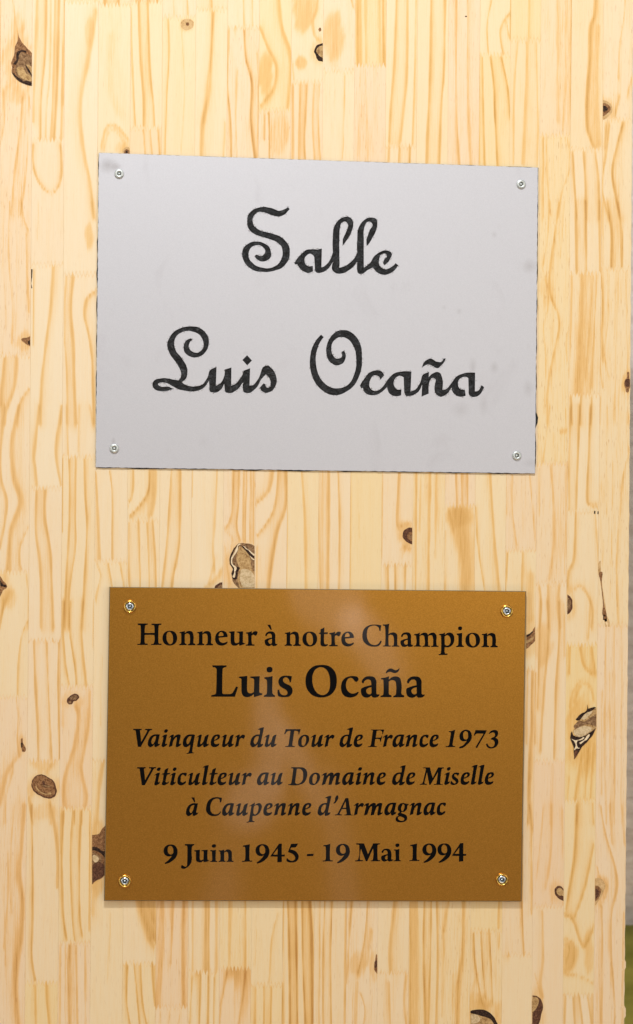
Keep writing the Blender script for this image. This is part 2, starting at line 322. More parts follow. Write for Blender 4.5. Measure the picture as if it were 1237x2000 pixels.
GRAIN = {
'T0': """8 .4 75 0 85 60 100 180;6 .3 190 60 180 170;10 .5 25 520 25 700 5 830;14 .5 130 560 115 750 85 980 60 1237;8 .5 170 560 165 800 150 1000 120 1237;10 .7 270 -60 262 300 240 560 235 815;14 .5 215 -60 195 500 190 700;8 .5 295 -60 290 400 272 600 265 815;8 .5 318 -60 305 500 290 815;12 .7 345 -60 330 500 312 815;10 .6 370 -60 360 400 350 815
14 .7 190 830 190 950 230 1060 300 1115 350 1040 355 900 350 830;22 .5 555 60 510 350 475 520 465 700 490 900 520 1050 540 1260;16 .4 385 20 370 300 365 600;10 .4 530 -60 545 5;40 .22 640 200 630 500 680 650;12 .5 580 850 600 760 630 715 680 730 740 800;8 .3 600 870 620 780 660 750 720 830
8 .6 752 30 765 400 780 725;12 .7 795 -60 805 300 825 560 825 725;10 .7 850 -60 865 400 885 600 890 725;8 .7 825 745 835 900;6 .6 865 745 878 900;8 .8 908 745 918 900;7 .6 970 110 975 300 960 600 950 900;6 .4 995 -60 1000 95;10 .5 1075 -60 1085 90;18 .55 1225 60 1205 500 1165 700 1155 900;14 .6 1215 -60 1220 50;5 .3 1045 180 1060 500 1040 880;5 .25 690 -20 700 150""",
'T1': """12 .5 180 -60 182 160;10 .5 220 -60 225 155;10 .5 275 -60 278 155;6 .4 143 -60 143 160;10 .75 140 170 135 500 150 700 155 920;14 .8 225 170 235 330 270 480 265 700 290 920;8 .5 190 400 180 700 190 920;6 .45 300 300 310 600 305 900;14 .5 50 70 35 350 15 500 0 700;10 .4 110 900 120 700;20 .6 425 -60 445 150 490 290 500 400 480 620;16 .6 318 160 360 270 410 380 400 500 360 560 320 610
8 .75 368 650 372 920;7 .5 345 655 345 800;14 .5 655 -60 640 60 620 120 630 200 650 230;10 .6 510 490 510 920;10 .6 548 480 540 920;10 .7 590 480 575 800 580 920;10 .6 628 480 620 700 630 920;8 .6 660 490 655 700 665 920;10 .5 830 -60 855 50;6 .4 700 370 760 375;7 .5 808 430 800 800 790 920;5 .5 505 330 515 460;6 .35 925 400 935 700;5 .3 890 600 880 900;6 .45 935 700 938 925
14 .6 1105 -60 1090 350 1070 600 1060 820;14 .6 1170 -60 1165 400 1145 650 1125 820;8 .55 1215 -60 1205 500 1190 900;8 .6 1065 830 1060 950;8 .7 1120 830 1115 950;8 .75 1185 800 1180 950""",
'T2': """14 .7 75 -60 68 400 55 700 45 960;12 .7 158 -60 150 400 135 600 122 960;10 .6 222 -60 220 500 225 750 240 960;16 .5 285 -60 285 600 300 960;5 .5 350 -60 350 940;8 .65 440 -60 400 130 405 310;10 .7 528 70 485 130 470 200 490 325;5 .5 510 130 525 220;8 .7 370 330 375 600 385 960;12 .8 415 330 435 500 440 650 455 960;12 .75 480 330 515 500 530 680
10 .6 535 -60 530 220;10 .4 640 -60 635 225;8 .5 575 240 555 500 550 940;18 .45 625 240 620 500 600 940;8 .5 680 240 690 700 685 960;20 .35 800 -60 800 300 800 700;8 .7 885 -60 880 400 885 800;12 .35 850 -60 845 400 830 760;8 .5 860 800 880 950 830 1100 805 1260;8 .45 740 790 740 1000 760 1237;8 .45 720 790 720 1260;20 .7 1020 -60 1015 80 990 160 985 350 970 550 970 720 990 800 1010 850
30 .4 1040 150 1030 500 1040 830;12 .7 890 880 900 1050 915 1260;12 .7 950 870 960 1050 965 1260;12 .6 1020 870 1040 1050 1045 1260;8 .5 1190 -60 1185 80 1160 250 1150 450;10 .5 1160 550 1130 680;12 .6 1100 710 1080 900 1065 1000 1060 1100 1100 1260;12 .75 1180 700 1140 850 1115 980 1130 1100 1160 1260;8 .5 1085 710 1075 850;10 .45 1225 450 1200 560""",
'R1': """10 .6 810 -20 780 200 755 400 760 520 800 620 810 700 790 800 760 950 740 1100 740 1260;8 .5 760 -20 745 200 720 350;6 .45 870 300 880 600 850 800 870 1000;6 .35 840 -20 820 300;7 .4 720 380 750 560 720 700 735 900 720 1200;12 .7 905 -20 910 390;12 .8 965 -20 970 390;10 .6 1040 -20 1045 390;50 .55 945 400 935 700 910 1090;8 .6 1030 410 1015 700 1000 1050;6 .55 1005 410 985 700 960 1000;8 .45 885 410 880 700 870 1000;8 .5 1050 410 1060 600 1040 850 1060 1050
8 .75 880 1100 885 1260;10 .75 935 1095 930 1260;8 .65 1000 1100 995 1260;6 .6 1045 1100 1045 1260;12 .75 1085 -20 1110 150 1110 360;12 .75 1150 -20 1170 150 1175 360;8 .4 1060 -20 1060 350;8 .5 1065 380 1060 700 1060 900;20 .28 1150 380 1140 700 1130 1260;8 .4 1190 380 1200 700 1205 1260;6 .4 1100 400 1090 700 1070 850 1100 1000""",
'L1': """8 .5 55 -20 50 300 70 600 65 800;10 .5 125 -20 140 80 165 150;8 .5 150 170 155 400 165 620;8 .3 30 0 20 300 40 700;16 .6 25 880 15 1000 0 1150;20 .6 100 880 85 1050 40 1180 30 1260;16 .6 165 1060 115 1140 95 1260;5 .3 225 -20 215 200;6 .45 310 200 305 345;18 .6 305 355 290 600 270 750 240 1000 230 1260;8 .4 355 1150 350 1260;5 .6 195 370 190 800;20 .4 530 -20 545 80;8 .5 380 410 370 700 385 1000 385 1260
16 .65 425 410 410 600 425 800 430 1000 440 1260;16 .65 560 490 500 540 485 640 510 750 530 900 535 1100 540 1260""",
'L2': """18 .6 30 -20 5 250 10 400 40 520 30 650 0 800;24 .6 105 -20 65 200 80 400 115 530 60 700 45 930;12 .5 165 680 120 780 115 880 130 930;10 .5 55 1050 20 1150 0 1260;8 .4 150 950 165 1100 160 1260;16 .6 230 -20 200 250 205 330 215 445;18 .6 360 -20 325 180 325 300 350 440;14 .6 210 460 205 700 225 850 235 1000 235 1260;16 .7 265 460 260 620 290 800 300 1000 310 1260;8 .5 385 -20 395 270
16 .4 455 -20 450 250;10 .7 362 290 360 700;10 .7 398 280 400 600 385 900 370 1260;10 .7 440 270 435 600 435 800 400 1050 400 1260;12 .75 485 270 490 500 500 650 490 900 470 1260;10 .4 520 -20 540 100;16 .6 550 350 560 480 570 700 575 865;8 .7 630 350 645 500 645 865;10 .5 555 885 578 950 565 1020 548 1100;8 .6 625 885 650 1040;8 .6 690 885 715 1040;8 .7 770 350 765 480 735 560;16 .8 860 350 850 480 780 580 750 610;36 .55 895 350 890 500 870 610
7 .7 740 650 738 800 745 1040;8 .6 800 640 810 1040;8 .6 845 640 855 850 858 1040;10 .75 880 640 895 850 900 1040;10 .65 985 350 965 700 930 1040;14 .75 1040 350 1035 750 1000 950 990 1040;5 .5 1110 350 1105 500;12 .4 1240 850 1200 1000""",
'M': """10 .45 75 190 60 500 50 650 60 780;26 .45 100 770 60 830 0 880;14 .65 165 190 155 450 115 540;8 .7 200 190 195 400 185 520 205 610;7 .65 225 190 220 500 220 610;7 .7 245 190 235 500 235 610;7 .6 265 190 260 610;6 .6 285 190 280 620;6 .4 130 560 160 600 150 640;8 .35 120 640 130 760 150 850;20 .65 395 190 370 320 290 400;10 .7 425 190 405 400 360 500 298 580;18 .75 470 190 470 400 420 550 385 750 370 900;14 .5 345 200 290 290;10 .5 300 640 295 900
14 .55 555 190 575 500 580 900;8 .5 645 190 655 500 665 900;4 .5 475 190 475 900;16 .65 715 190 715 500 710 900;12 .65 765 190 775 500 770 900;8 .3 680 200 680 900;5 .55 837 190 837 900;5 .3 890 450 890 600;12 .6 1120 190 1105 500 1130 530;8 .5 1022 200 1022 700;8 .5 1130 530 1160 510 1200 520;9 .8 1055 735 1058 900;8 .75 1095 735 1095 900;8 .8 1155 735 1155 900;8 .6 1125 650 1150 640 1190 660;8 .7 1220 190 1215 900;10 .4 1140 700 1160 640""",
'R2': """5 .5 15 350 5 700;16 .65 70 350 65 700 60 1060;16 .45 105 350 95 850;6 .5 150 380 150 1060;70 .6 215 575 240 750 265 900 265 1040;20 .5 180 575 205 700;8 .4 320 860 325 1060;6 .4 155 700 160 1060;10 .6 330 560 345 800 385 1060;16 .6 415 350 430 600 450 850 470 1060;8 .6 495 350 505 600;8 .5 545 380 545 600 570 790;8 .4 640 380 660 600 675 790;8 .65 515 820 505 1060;12 .65 600 820 595 1060;40 .5 655 950 650 1200
10 .5 760 -20 735 180 720 300;6 .4 780 130 770 290;6 .35 850 0 840 300;16 .45 760 320 780 600 775 800 755 970;7 .4 700 330 700 600;6 .35 850 320 850 600 840 950;12 .65 700 1020 710 1130 700 1260;12 .65 745 1010 750 1260;12 .6 815 1010 805 1130 820 1260;10 .7 875 -20 865 300 865 580;10 .75 930 -20 920 300 910 570;12 .75 990 -20 980 250 970 500 985 550 1030 555;12 .7 905 590 895 850 865 930 855 1020;8 .6 1020 600 1035 800 1045 950
12 .6 900 1040 930 1020 970 1060 1000 1150 995 1260;10 .55 1215 230 1175 400 1160 600 1145 800 1140 1000 1150 1260;6 .35 1090 -20 1085 600;6 .35 1120 300 1110 900;12 .3 1190 600 1180 1260;6 .5 1210 20 1210 240""",
'L3': """12 .5 25 -20 5 100;10 .55 165 90 125 180 105 350 100 520;8 .5 90 530 105 650 100 780 110 880;26 .5 105 880 40 980 0 1150;10 .4 30 1260 40 1100 80 950;12 .6 235 -20 235 210;10 .7 300 -20 305 210;6 .6 170 100 170 210;10 .7 195 210 200 400 215 700 220 910;10 .65 270 210 280 450 290 700 300 910;10 .75 338 210 335 500 345 910;12 .6 165 1110 185 1260;12 .6 290 1140 295 1260;16 .4 300 920 270 965
10 .75 370 -20 365 150 380 350 405 480;10 .75 405 -20 400 150 430 350 440 480;12 .65 480 -20 470 130 480 300 500 470;20 .6 435 590 450 650 430 800 400 900 370 1000 365 1100 370 1170;16 .5 520 500 510 700 480 880 470 950 500 1100 490 1170;12 .4 362 560 360 700;6 .7 430 1180 430 1260;7 .75 470 1180 470 1260;7 .5 370 1180 370 1260;6 .4 540 -20 535 250;20 .55 600 890 575 1050 560 1260;5 .3 590 300 580 700""",
'R3': """8 .7 700 -20 695 300 685 600;10 .65 745 -20 750 200 725 500 705 850;10 .7 810 -20 810 200 790 500 780 900;8 .5 840 0 845 300;20 .22 770 930 760 1260;16 .7 655 385 650 700 640 900 630 1260;8 .5 630 385 625 800;8 .6 675 400 670 800;12 .4 650 280 630 380;10 .5 995 -20 980 200;16 .6 875 250 870 400;14 .6 930 240 950 350 1000 405;14 .5 1000 250 1020 400;12 .45 900 560 940 470 990 480 1010 560;10 .4 870 600 890 500 940 430;12 .55 935 880 900 1130;12 .55 980 830 960 1130;12 .5 1010 800 990 1120;10 .4 870 1000 860 1130
10 .4 1080 120 1070 700 1080 1260;8 .4 1130 120 1130 700 1130 1260;8 .35 1170 120 1165 1260;12 .4 1060 500 1055 1100;12 .6 915 1140 910 1260;12 .55 1005 1140 1010 1260;6 .35 1100 400 1105 1200""",
'L4': """26 .65 145 -20 130 200 115 380 135 550 125 700 100 900 95 1050 110 1260;8 .45 45 250 45 500 20 800;6 .35 85 -20 60 300 70 600;6 .3 20 300 30 900;10 .75 185 -20 190 300 190 600 185 850 205 985;16 .6 290 -20 320 150 333 300 330 450;5 .45 355 20 350 250;8 .6 205 1010 210 1260;12 .65 265 970 270 1100 285 1260;12 .75 368 10 358 300 365 600 385 750;8 .7 420 10 405 250 415 600 430 760;10 .75 470 10 460 250 460 600 475 730
6 .7 516 10 514 700;20 .6 400 790 395 1000 400 1260;8 .65 440 790 450 1260;10 .5 490 790 490 1260;10 .5 350 780 348 1260;6 .4 375 790 375 1260;30 .4 545 400 530 600;5 .3 640 600 620 1000;60 .75 800 520 830 640 875 740;20 .6 860 740 885 790;40 .6 860 540 880 640;12 .8 735 895 730 1100 755 1260;8 .75 770 890 790 1100 805 1260;8 .75 810 890 820 1100 850 1260;16 .8 875 880 880 1000 895 1130
34 .5 935 500 935 800 915 1150;20 .65 1060 500 1050 800 1055 1140;10 .65 1000 500 985 900;5 .5 920 1165 915 1260;6 .4 980 1165 970 1260;6 .35 1040 1165 1020 1260;34 .6 1145 500 1145 940;7 .6 1105 960 1090 1260;8 .8 1155 950 1150 1260;7 .75 1200 950 1195 1260""",
'B': """7 .75 25 960 20 1260;7 .75 55 960 50 1260;130 .75 175 500 170 930;10 .65 130 940 100 1100 85 1260;10 .65 235 930 215 1100 190 1260;10 .45 420 600 385 750 370 1000;5 .3 300 700 290 900;8 .7 295 1030 290 1260;8 .75 340 1020 340 1260;8 .75 385 1020 380 1260;6 .7 445 1000 448 1260;12 .9 475 500 485 800 490 1260;14 .9 525 500 530 800 535 1260;12 .85 560 500 565 900 580 1260;18 1 605 500 620 800 622 1260;6 .7 450 500 452 1260
6 .55 665 500 660 1260;8 .75 690 500 680 850 680 1260;6 .85 735 500 725 850 730 1260;10 .65 812 500 808 800 803 1260;12 .7 850 500 830 800 820 1000;8 .8 940 500 920 750 880 950;26 .45 960 700 930 900;8 .7 895 1060 920 1150 910 1260;12 .4 880 1000 870 1260;20 .65 1095 500 1065 800 1070 990;12 .5 1060 1000 1070 1260;14 .55 1160 930 1145 1100 1160 1260;8 .85 1182 500 1180 1260;50 .45 1215 500 1215 1260""",
'R4': """12 .8 35 500 30 800 40 1260;8 .75 78 500 70 900 60 1260;8 .75 105 500 110 900 100 1260;22 .65 258 500 255 800 230 1000 220 1260;12 .4 180 500 150 700;8 .45 200 950 195 1260;10 .3 150 700 140 1200;8 .65 465 500 460 690;8 .75 320 710 330 900 370 1120;7 .75 360 700 370 900 385 1090;8 .75 410 690 420 900 430 1120;12 .3 340 950 310 1050 320 1150;6 .5 470 710 465 800;16 .65 515 500 525 840;10 .85 600 150 600 600 612 850;12 .65 640 -20 655 120;10 .65 655 120 655 600;5 .4 625 300 630 840
12 .45 770 -20 765 250 735 450;8 .4 720 -20 700 200 680 400;8 .4 830 0 835 400;14 .5 715 590 720 850 705 1000 715 1080;7 .4 670 950 700 1060;16 .75 910 -20 900 250 870 450 850 570;14 .65 1012 200 960 450 900 625;14 .65 842 610 890 640 930 760 960 790 1012 680;12 .6 850 950 930 960 1010 1000;6 .5 845 780 870 800 850 880;8 .5 845 740 900 790 890 900 850 940;10 .65 850 1060 842 1260;10 .65 890 1055 900 1260;10 .65 925 1055 950 1260;10 .55 970 1055 1000 1260;10 .55 1005 1060 1005 1260
10 .65 1050 -20 1080 150 1130 320 1145 450 1115 600 1110 800 1130 1100 1130 1260;14 .45 1100 -20 1115 200;12 .55 1058 560 1060 800 1055 1260;8 .5 1180 600 1170 1260;8 .5 1030 330 1050 400 1090 440 1080 500 1050 560;8 .4 1170 -20 1185 200""",
}
BLOBS = [  # photo x, y, rx, ry, strength  (broad latewood patches)
 (176, 64, 9, 28, .3), (519, 146, 15, 46, .55), (546, 262, 18, 48, .35), (594, 18, 24, 46, .55), (588, 122, 11, 13, .6), (651, 71, 22, 50, .5), (175, 464, 9, 25, .5), (1065, 570, 10, 34, .3),
 (899, 1010, 26, 20, .5), (500, 0, 1, 1, 0), (1112, 1868, 17, 34, .55), (1150, 1860, 10, 40, .4), (238, 290, 12, 14, .3), (366, 48, 14, 14, .45), (1104, 1060, 20, 34, .12), (1136, 1440, 34, 70, .35), (190, 1640, 20, 40, .5), (82, 1490, 24, 14, .4), (85, 1585, 26, 16, .3),
 (20, 1170, 14, 20, .35), (700, 1885, 16, 26, .35), (790, 1040, 16, 22, .25), (1174, 1730, 14, 24, .45), (1060, 1260, 20, 40, .4), (930, 1958, 30, 18, .3), (1085, 195, 1, 1, 0), (35, 60, 14, 40, .35), (30, 185, 22, 18, .3), (1100, 842, 7, 6, .5)]
TONE = [  # photo x, y, pink, yellow, fibre
 (30, 300, .55, 0, .8), (30, 900, .3, 0, .3), (30, 1250, .1, .3, .2), (25, 1700, .7, 0, .55), (95, 100, .1, 0, .1), (95, 1050, .25, 0, .2), (95, 1350, .4, 0, .3), (95, 1600, .2, .2, .3), (80, 1960, 0, .8, .3),
 (225, 150, 0, .25, .25), (285, 150, 0, .3, .15), (350, 150, 0, .4, .2), (475, 150, .5, 0, .55), (475, 30, .2, .1, .2), (537, 100, 0, .55, .15), (537, 280, .5, .1, .7), (600, 100, .15, .2, .25), (660, 100, .35, 0, .3), (660, 250, .15, .2, .3), (725, 60, 0, .6, .2), (725, 250, .75, 0, .75),
 (785, 150, 0, .3, .15), (845, 150, .1, .35, .1), (905, 150, .65, 0, .5), (965, 50, 0, .4, .2), (965, 250, 0, .75, .25), (1025, 40, 0, .8, .2), (1025, 200, .1, .5, .2), (1085, 150, .4, .25, .65), (1085, 400, .1, .7, 1.), (1085, 1000, .5, .2, .8), (1085, 1250, .3, .1, .2), (1085, 1650, .9, 0, .35), (1070, 1900, .4, .1, .2),
 (1145, 150, .15, .4, .3), (1145, 400, .1, .2, .2), (1145, 650, .2, .4, .6), (1145, 900, 0, .2, .2), (1140, 1100, .1, .3, .3), (1140, 1400, 0, 1., .4), (1130, 1750, 0, .6, .25), (1205, 100, .2, .2, .6), (1205, 400, .1, .3, .5), (1200, 900, .2, .45, .8), (1195, 1600, .55, 0, .6),
 (505, 1000, 0, 0, 0), (415, 1000, 0, .1, .15), (467, 1000, .45, 0, .3), (530, 1000, .3, 0, .15), (590, 1000, 0, .5, .15), (652, 1000, .25, .1, .2), (715, 1000, 0, .75, .2), (775, 1000, .35, .1, .2), (775, 1130, .1, .2, .3), (837, 1000, .1, .5, .5), (899, 950, .6, 0, .4), (899, 1060, .1, .35, .35), (958, 1000, 0, .4, .3), (1015, 1000, .6, .1, .6), (1015, 1120, 0, .4, .3),
 (205, 1000, .1, .1, .2), (280, 950, 0, .2, .2), (345, 1000, .1, .15, .15), (150, 1000, .15, .1, .15), (150, 1200, .1, .3, .2), (150, 1500, .7, 0, .4), (150, 1700, .1, .5, .25), (150, 1950, .5, 0, .5), (210, 1850, 0, .35, .35), (270, 1830, .1, .25, .25), (270, 1960, 0, .5, .3), (335, 1850, .75, .1, .6), (335, 1985, .5, .1, .5), (400, 1830, .1, .2, .2), (400, 1960, 0, .3, .3), (460, 1830, 0, .6, .55), (460, 1950, .6, .1, .4), (520, 1830, 0, .5, .25), (520, 1970, .1, .7, .3), (583, 1850, .1, .4, .2), (645, 1850, .25, .3, .4), (705, 1850, .35, .1, .7), (768, 1850, .1, .3, .35), (768, 1960, .3, .2, .5), (828, 1850, 0, .5, .3), (888, 1850, .1, .6, .9), (950, 1790, 0, .8, .3), (950, 1900, .1, .5, .7), (1010, 1800, .1, .4, .3), (1010, 1950, .1, .3, .2), (1040, 1400, .4, .2, .5), (195, 1400, 0, .3, .2), (150, 350, 0, 0, .1), (90, 400, .2, 0, .2), (90, 700, 0, 0, .1), (150, 700, .1, 0, .1)]
def densify(pl):
    pl = np.asarray(pl, float)
    if len(pl) < 3: return pl
    out = []
    for i in range(len(pl) - 1):
        p0 = pl[max(i - 1, 0)]; p1 = pl[i]; p2 = pl[i + 1]; p3 = pl[min(i + 2, len(pl) - 1)]
        for j in range(6):
            t = j / 6
            out.append(.5 * ((2 * p1) + (-p0 + p2) * t + (2 * p0 - 5 * p1 + 4 * p2 - p3) * t * t + (-p0 + 3 * p1 - 3 * p2 + p3) * t ** 3))
    out.append(pl[-1]); return np.array(out)
pieces = []; HALOS = [(35, 118, 32, 58, .4), (466, 1108, 34, 52, .42), (1145, 1428, 30, 62, .3), (86, 1536, 32, 27, .38), (190, 1688, 20, 56, .45), (622, 102, 15, 26, .35), (1184, 213, 18, 24, .45), (50, 668, 16, 20, .45), (1227, 748, 12, 26, .45), (797, 1047, 20, 26, .4), (1112, 1180, 14, 30, .35), (142, 1366, 20, 18, .35), (42, 1455, 8, 22, .4), (1038, 1245, 22, 40, .4), (1092, 1745, 18, 24, .35), (1170, 1742, 20, 28, .35), (1048, 1972, 18, 42, .35), (945, 1985, 44, 34, .4), (4, 1148, 20, 32, .4), (733, 1884, 12, 30, .35), (247, 296, 12, 16, .45)]
BLOBS += HALOS
for c in range(-3, 20):
    ys = [YT] + JO[c] + [YB]
    for k in range(len(ys) - 1): pieces.append(dict(c=c, y0=ys[k], y1=ys[k + 1], first=k == 0, last=k == len(ys) - 2, lines=[], tone=None))
def piece_at(x, y):
    for p in pieces:
        if p['y0'] <= y < p['y1'] and bx(p['c'] + C0, y) <= x < bx(p['c'] + C0 + 1, y): return p
for crop, txt in GRAIN.items():
    ox, oy = CR[crop]
    for item in re.split(r'[;\n]', txt):
        v = [float(t) for t in item.split()]
        if len(v) < 6: continue
        pl = np.array(v[2:]).reshape(-1, 2) / CS + (ox, oy); d = densify(pl)
        q = d[len(d) // 2]; p = piece_at(*q)
        if p is None: p = piece_at(q[0] - 3, q[1])
        if p is not None: p['lines'].append((v[0] / CS, v[1], d))
for x, y, a, b, c in TONE:
    p = piece_at(x, y)
    if p is not None: p['tone'] = (a, b, c)
def wave(u, seed, n=4):
    r = np.random.default_rng(seed); s = 0
    for k in range(n): s = s + np.sin(u * (2 ** k) * r.uniform(.6, 1.4) + r.uniform(0, 7)) / (1.6 ** k)
    return s
pz = float(W([(600, 2070)])[0][2]); PO = np.array([0, .02, pz])
panel = empty('wood_panel', PO, 'finger-jointed knotty pine board panel carrying both plaques', 'wood panel')
# core behind the strips
def box(name, x0, x1, y0, y1, z0, z1, m, parent, loc):
    v = [(x, y, z) for x in (x0, x1) for y in (y0, y1) for z in (z0, z1)]
    f = [(0, 1, 3, 2), (4, 6, 7, 5), (0, 4, 5, 1), (2, 3, 7, 6), (0, 2, 6, 4), (1, 5, 7, 3)]
    return mesh(name, v, f, [m], parent=parent, loc=loc)
a0 = W([(-180, YT + 8)])[0]; a1 = W([(1214, YB - 8)])[0]
box('glue_core', a0[0], a1[0], .004, .024, a1[2], a0[2], simple('dark_glue', (.10, .06, .03), .8), panel, PO)
NC = 36
def finger(i, y):          # saw-tooth joint line: four columns to a tooth
    return y + np.array([-5.5, -2.0, 5.5, 2.0])[i % 4] + 0 * y
strip_ob = {}
for n, p in enumerate(pieces):
    c = p['c']; edge = (c == 19)
    h = p['y1'] - p['y0']; NR = max(8, int(h / 5))
    I, Jr = np.meshgrid(np.arange(NC + 1), np.arange(NR + 1))
    top = np.array([p['y0'] + (0 if p['first'] else [-5.5, 0, 5.5, 0][(i + c) % 4]) for i in range(NC + 1)])
    bot = np.array([p['y1'] + (0 if p['last'] else [-5.5, 0, 5.5, 0][(i + c) % 4]) for i in range(NC + 1)])
    t = Jr / NR
    Y = top[I] * (1 - t) + bot[I] * t
    s = I / NC; g = .05
    X0 = bx(c + C0, Y) + g; X1 = bx(c + C0 + 1, Y) - g
    if edge:  # rough sawn outer edge
        X1 = X1 + .28 * wave(Y / 13, 5, 5) + (np.abs(Y - 1885) < 9) * 2.5 + (np.abs(Y - 1978) < 11) * 3
    # columns bunched slightly so that both edges get a narrow bevel strip
    se = np.where(I == 1, .010, np.where(I == NC - 1, .990, s))
    X = X0 * (1 - se) + X1 * se
    P = np.stack([X.ravel(), Y.ravel()], 1)
    late = np.zeros(len(P))
    lines = p['lines']
    if not lines:      # nothing of this strip shows in the photograph: plausible straight grain
        r = np.random.default_rng(100 + n); k = r.integers(2, 6); lines = []
        for q in range(k):
            xs = r.uniform(.05, .95); yy = np.linspace(p['y0'] - 20, p['y1'] + 20, 9)
            xx = bx(c + C0, yy) + 62 * xs + 3 * wave(yy / 180, 300 + n, 2)
            lines.append((r.uniform(2.5, 6), r.uniform(.4, .75), np.stack([xx, yy], 1)))
    for li, (wd, st, pl) in enumerate(lines):
        a = pl[:-1]; b = pl[1:]; best = np.full(len(P), 1e9); side = np.zeros(len(P))
        for k in range(len(a)):
            ab = b[k] - a[k]; l2 = ab @ ab + 1e-9; ap = P - a[k]
            tt = np.clip(ap @ ab / l2, 0, 1); dv = ap - tt[:, None] * ab; dd = np.hypot(dv[:, 0], dv[:, 1])
            cr = ab[0] * ap[:, 1] - ab[1] * ap[:, 0]; u = dd < best
            best[u] = dd[u]; side[u] = np.sign(cr[u])
        best = np.maximum(0, best + .35 * wave(P[:, 1] / 33, n * 31 + li, 3) * min(1, wd / 4))
        flip = 1 if (li + n) % 2 else -1
        ww = wd * (.70 + .12 * wave(P[:, 1] / 90, n * 17 + li, 2)) * np.where(side * flip > 0, 1.35, .55)
        prof = np.exp(-(best / np.maximum(ww, .8)) ** 2 * .95)
        prof = np.maximum(prof, .42 * np.exp(-(best / (ww * 2.4)) ** 2) * (side * flip > 0))
        late = 1 - (1 - late) * (1 - np.clip(st * 1.12 * prof, 0, .95))
    for (x, y, rx, ry, st) in BLOBS:
        if piece_at(x, y) is p and st > 0:
            q = ((P[:, 0] - x) / rx) ** 2 + ((P[:, 1] - y) / ry) ** 2 + .22 * wave(P[:, 1] / 14 + P[:, 0] / 9, n, 3)
            late = 1 - (1 - late) * (1 - st / (1 + np.exp((q - 1) * 5)))
    # end grain of the fingers reads slightly darker
    if not p['first']: late = np.maximum(late, (.16 + .5 * (np.sin(P[:, 0] * 1.9 + n) > .35)) * .6 * np.exp(-((P[:, 1] - top[I].ravel()) / 1.6) ** 2))
    if not p['last']: late = np.maximum(late, (.16 + .5 * (np.sin(P[:, 0] * 1.7 + n) > .45)) * .6 * np.exp(-((P[:, 1] - bot[I].ravel()) / 1.6) ** 2))
    # glue line along the long edges, stronger on some strips
    r = np.random.default_rng(900 + n); e0, e1 = r.uniform(-.12, .28), r.uniform(-.12, .28)
    late = np.maximum(late, np.where(I.ravel() == 0, e0 + .15, 0)); late = np.maximum(late, np.where(I.ravel() == NC, e1 + .1, 0))
    tone = p['tone'] or (r.uniform(0, .5), r.uniform(0, .4), r.uniform(.1, .5))
    lvl = r.uniform(-.0005, .0005) * .12
    dep = np.where((I == 0) | (I == NC), -.00010, 0) + lvl + np.where(((Jr == 0) & (not p['first'])) | ((Jr == NR) & (not p['last'])), -.00008, 0)
    V = W(P, 0.0); V[:, 1] -= dep.ravel()
    F = []
    for j in range(NR):
        for i in range(NC):
            q = j * (NC + 1) + i; F.append((q, q + NC + 1, q + NC + 2, q + 1))
    nb = len(V)
    # side skirts so that each strip is a solid of its own
    ring = [i for i in range(NC + 1)] + [j * (NC + 1) + NC for j in range(1, NR + 1)] + [NR * (NC + 1) + i for i in range(NC - 1, -1, -1)] + [j * (NC + 1) for j in range(NR - 1, 0, -1)]
    sk = V[ring] + np.array([0, .0035 if not edge else .02, 0]); VV = np.concatenate([V, sk]); rl = len(ring)
    for k in range(rl): F.append((ring[k], ring[(k + 1) % rl], nb + (k + 1) % rl, nb + k))
    o = mesh('wood_strip', VV, F, [PINE], parent=panel, loc=PO)
    at = o.data.color_attributes.new('wood', 'FLOAT_COLOR', 'POINT')
    buf = np.zeros((len(VV), 4), np.float32); buf[:nb, 0] = late; buf[nb:, 0] = late[ring]
    buf[:, 1] = tone[0]; buf[:, 2] = tone[1]; buf[:, 3] = tone[2]
    at.data.foreach_set('color', buf.ravel()); strip_ob[n] = o; p['ob'] = o; p['dep'] = lvl

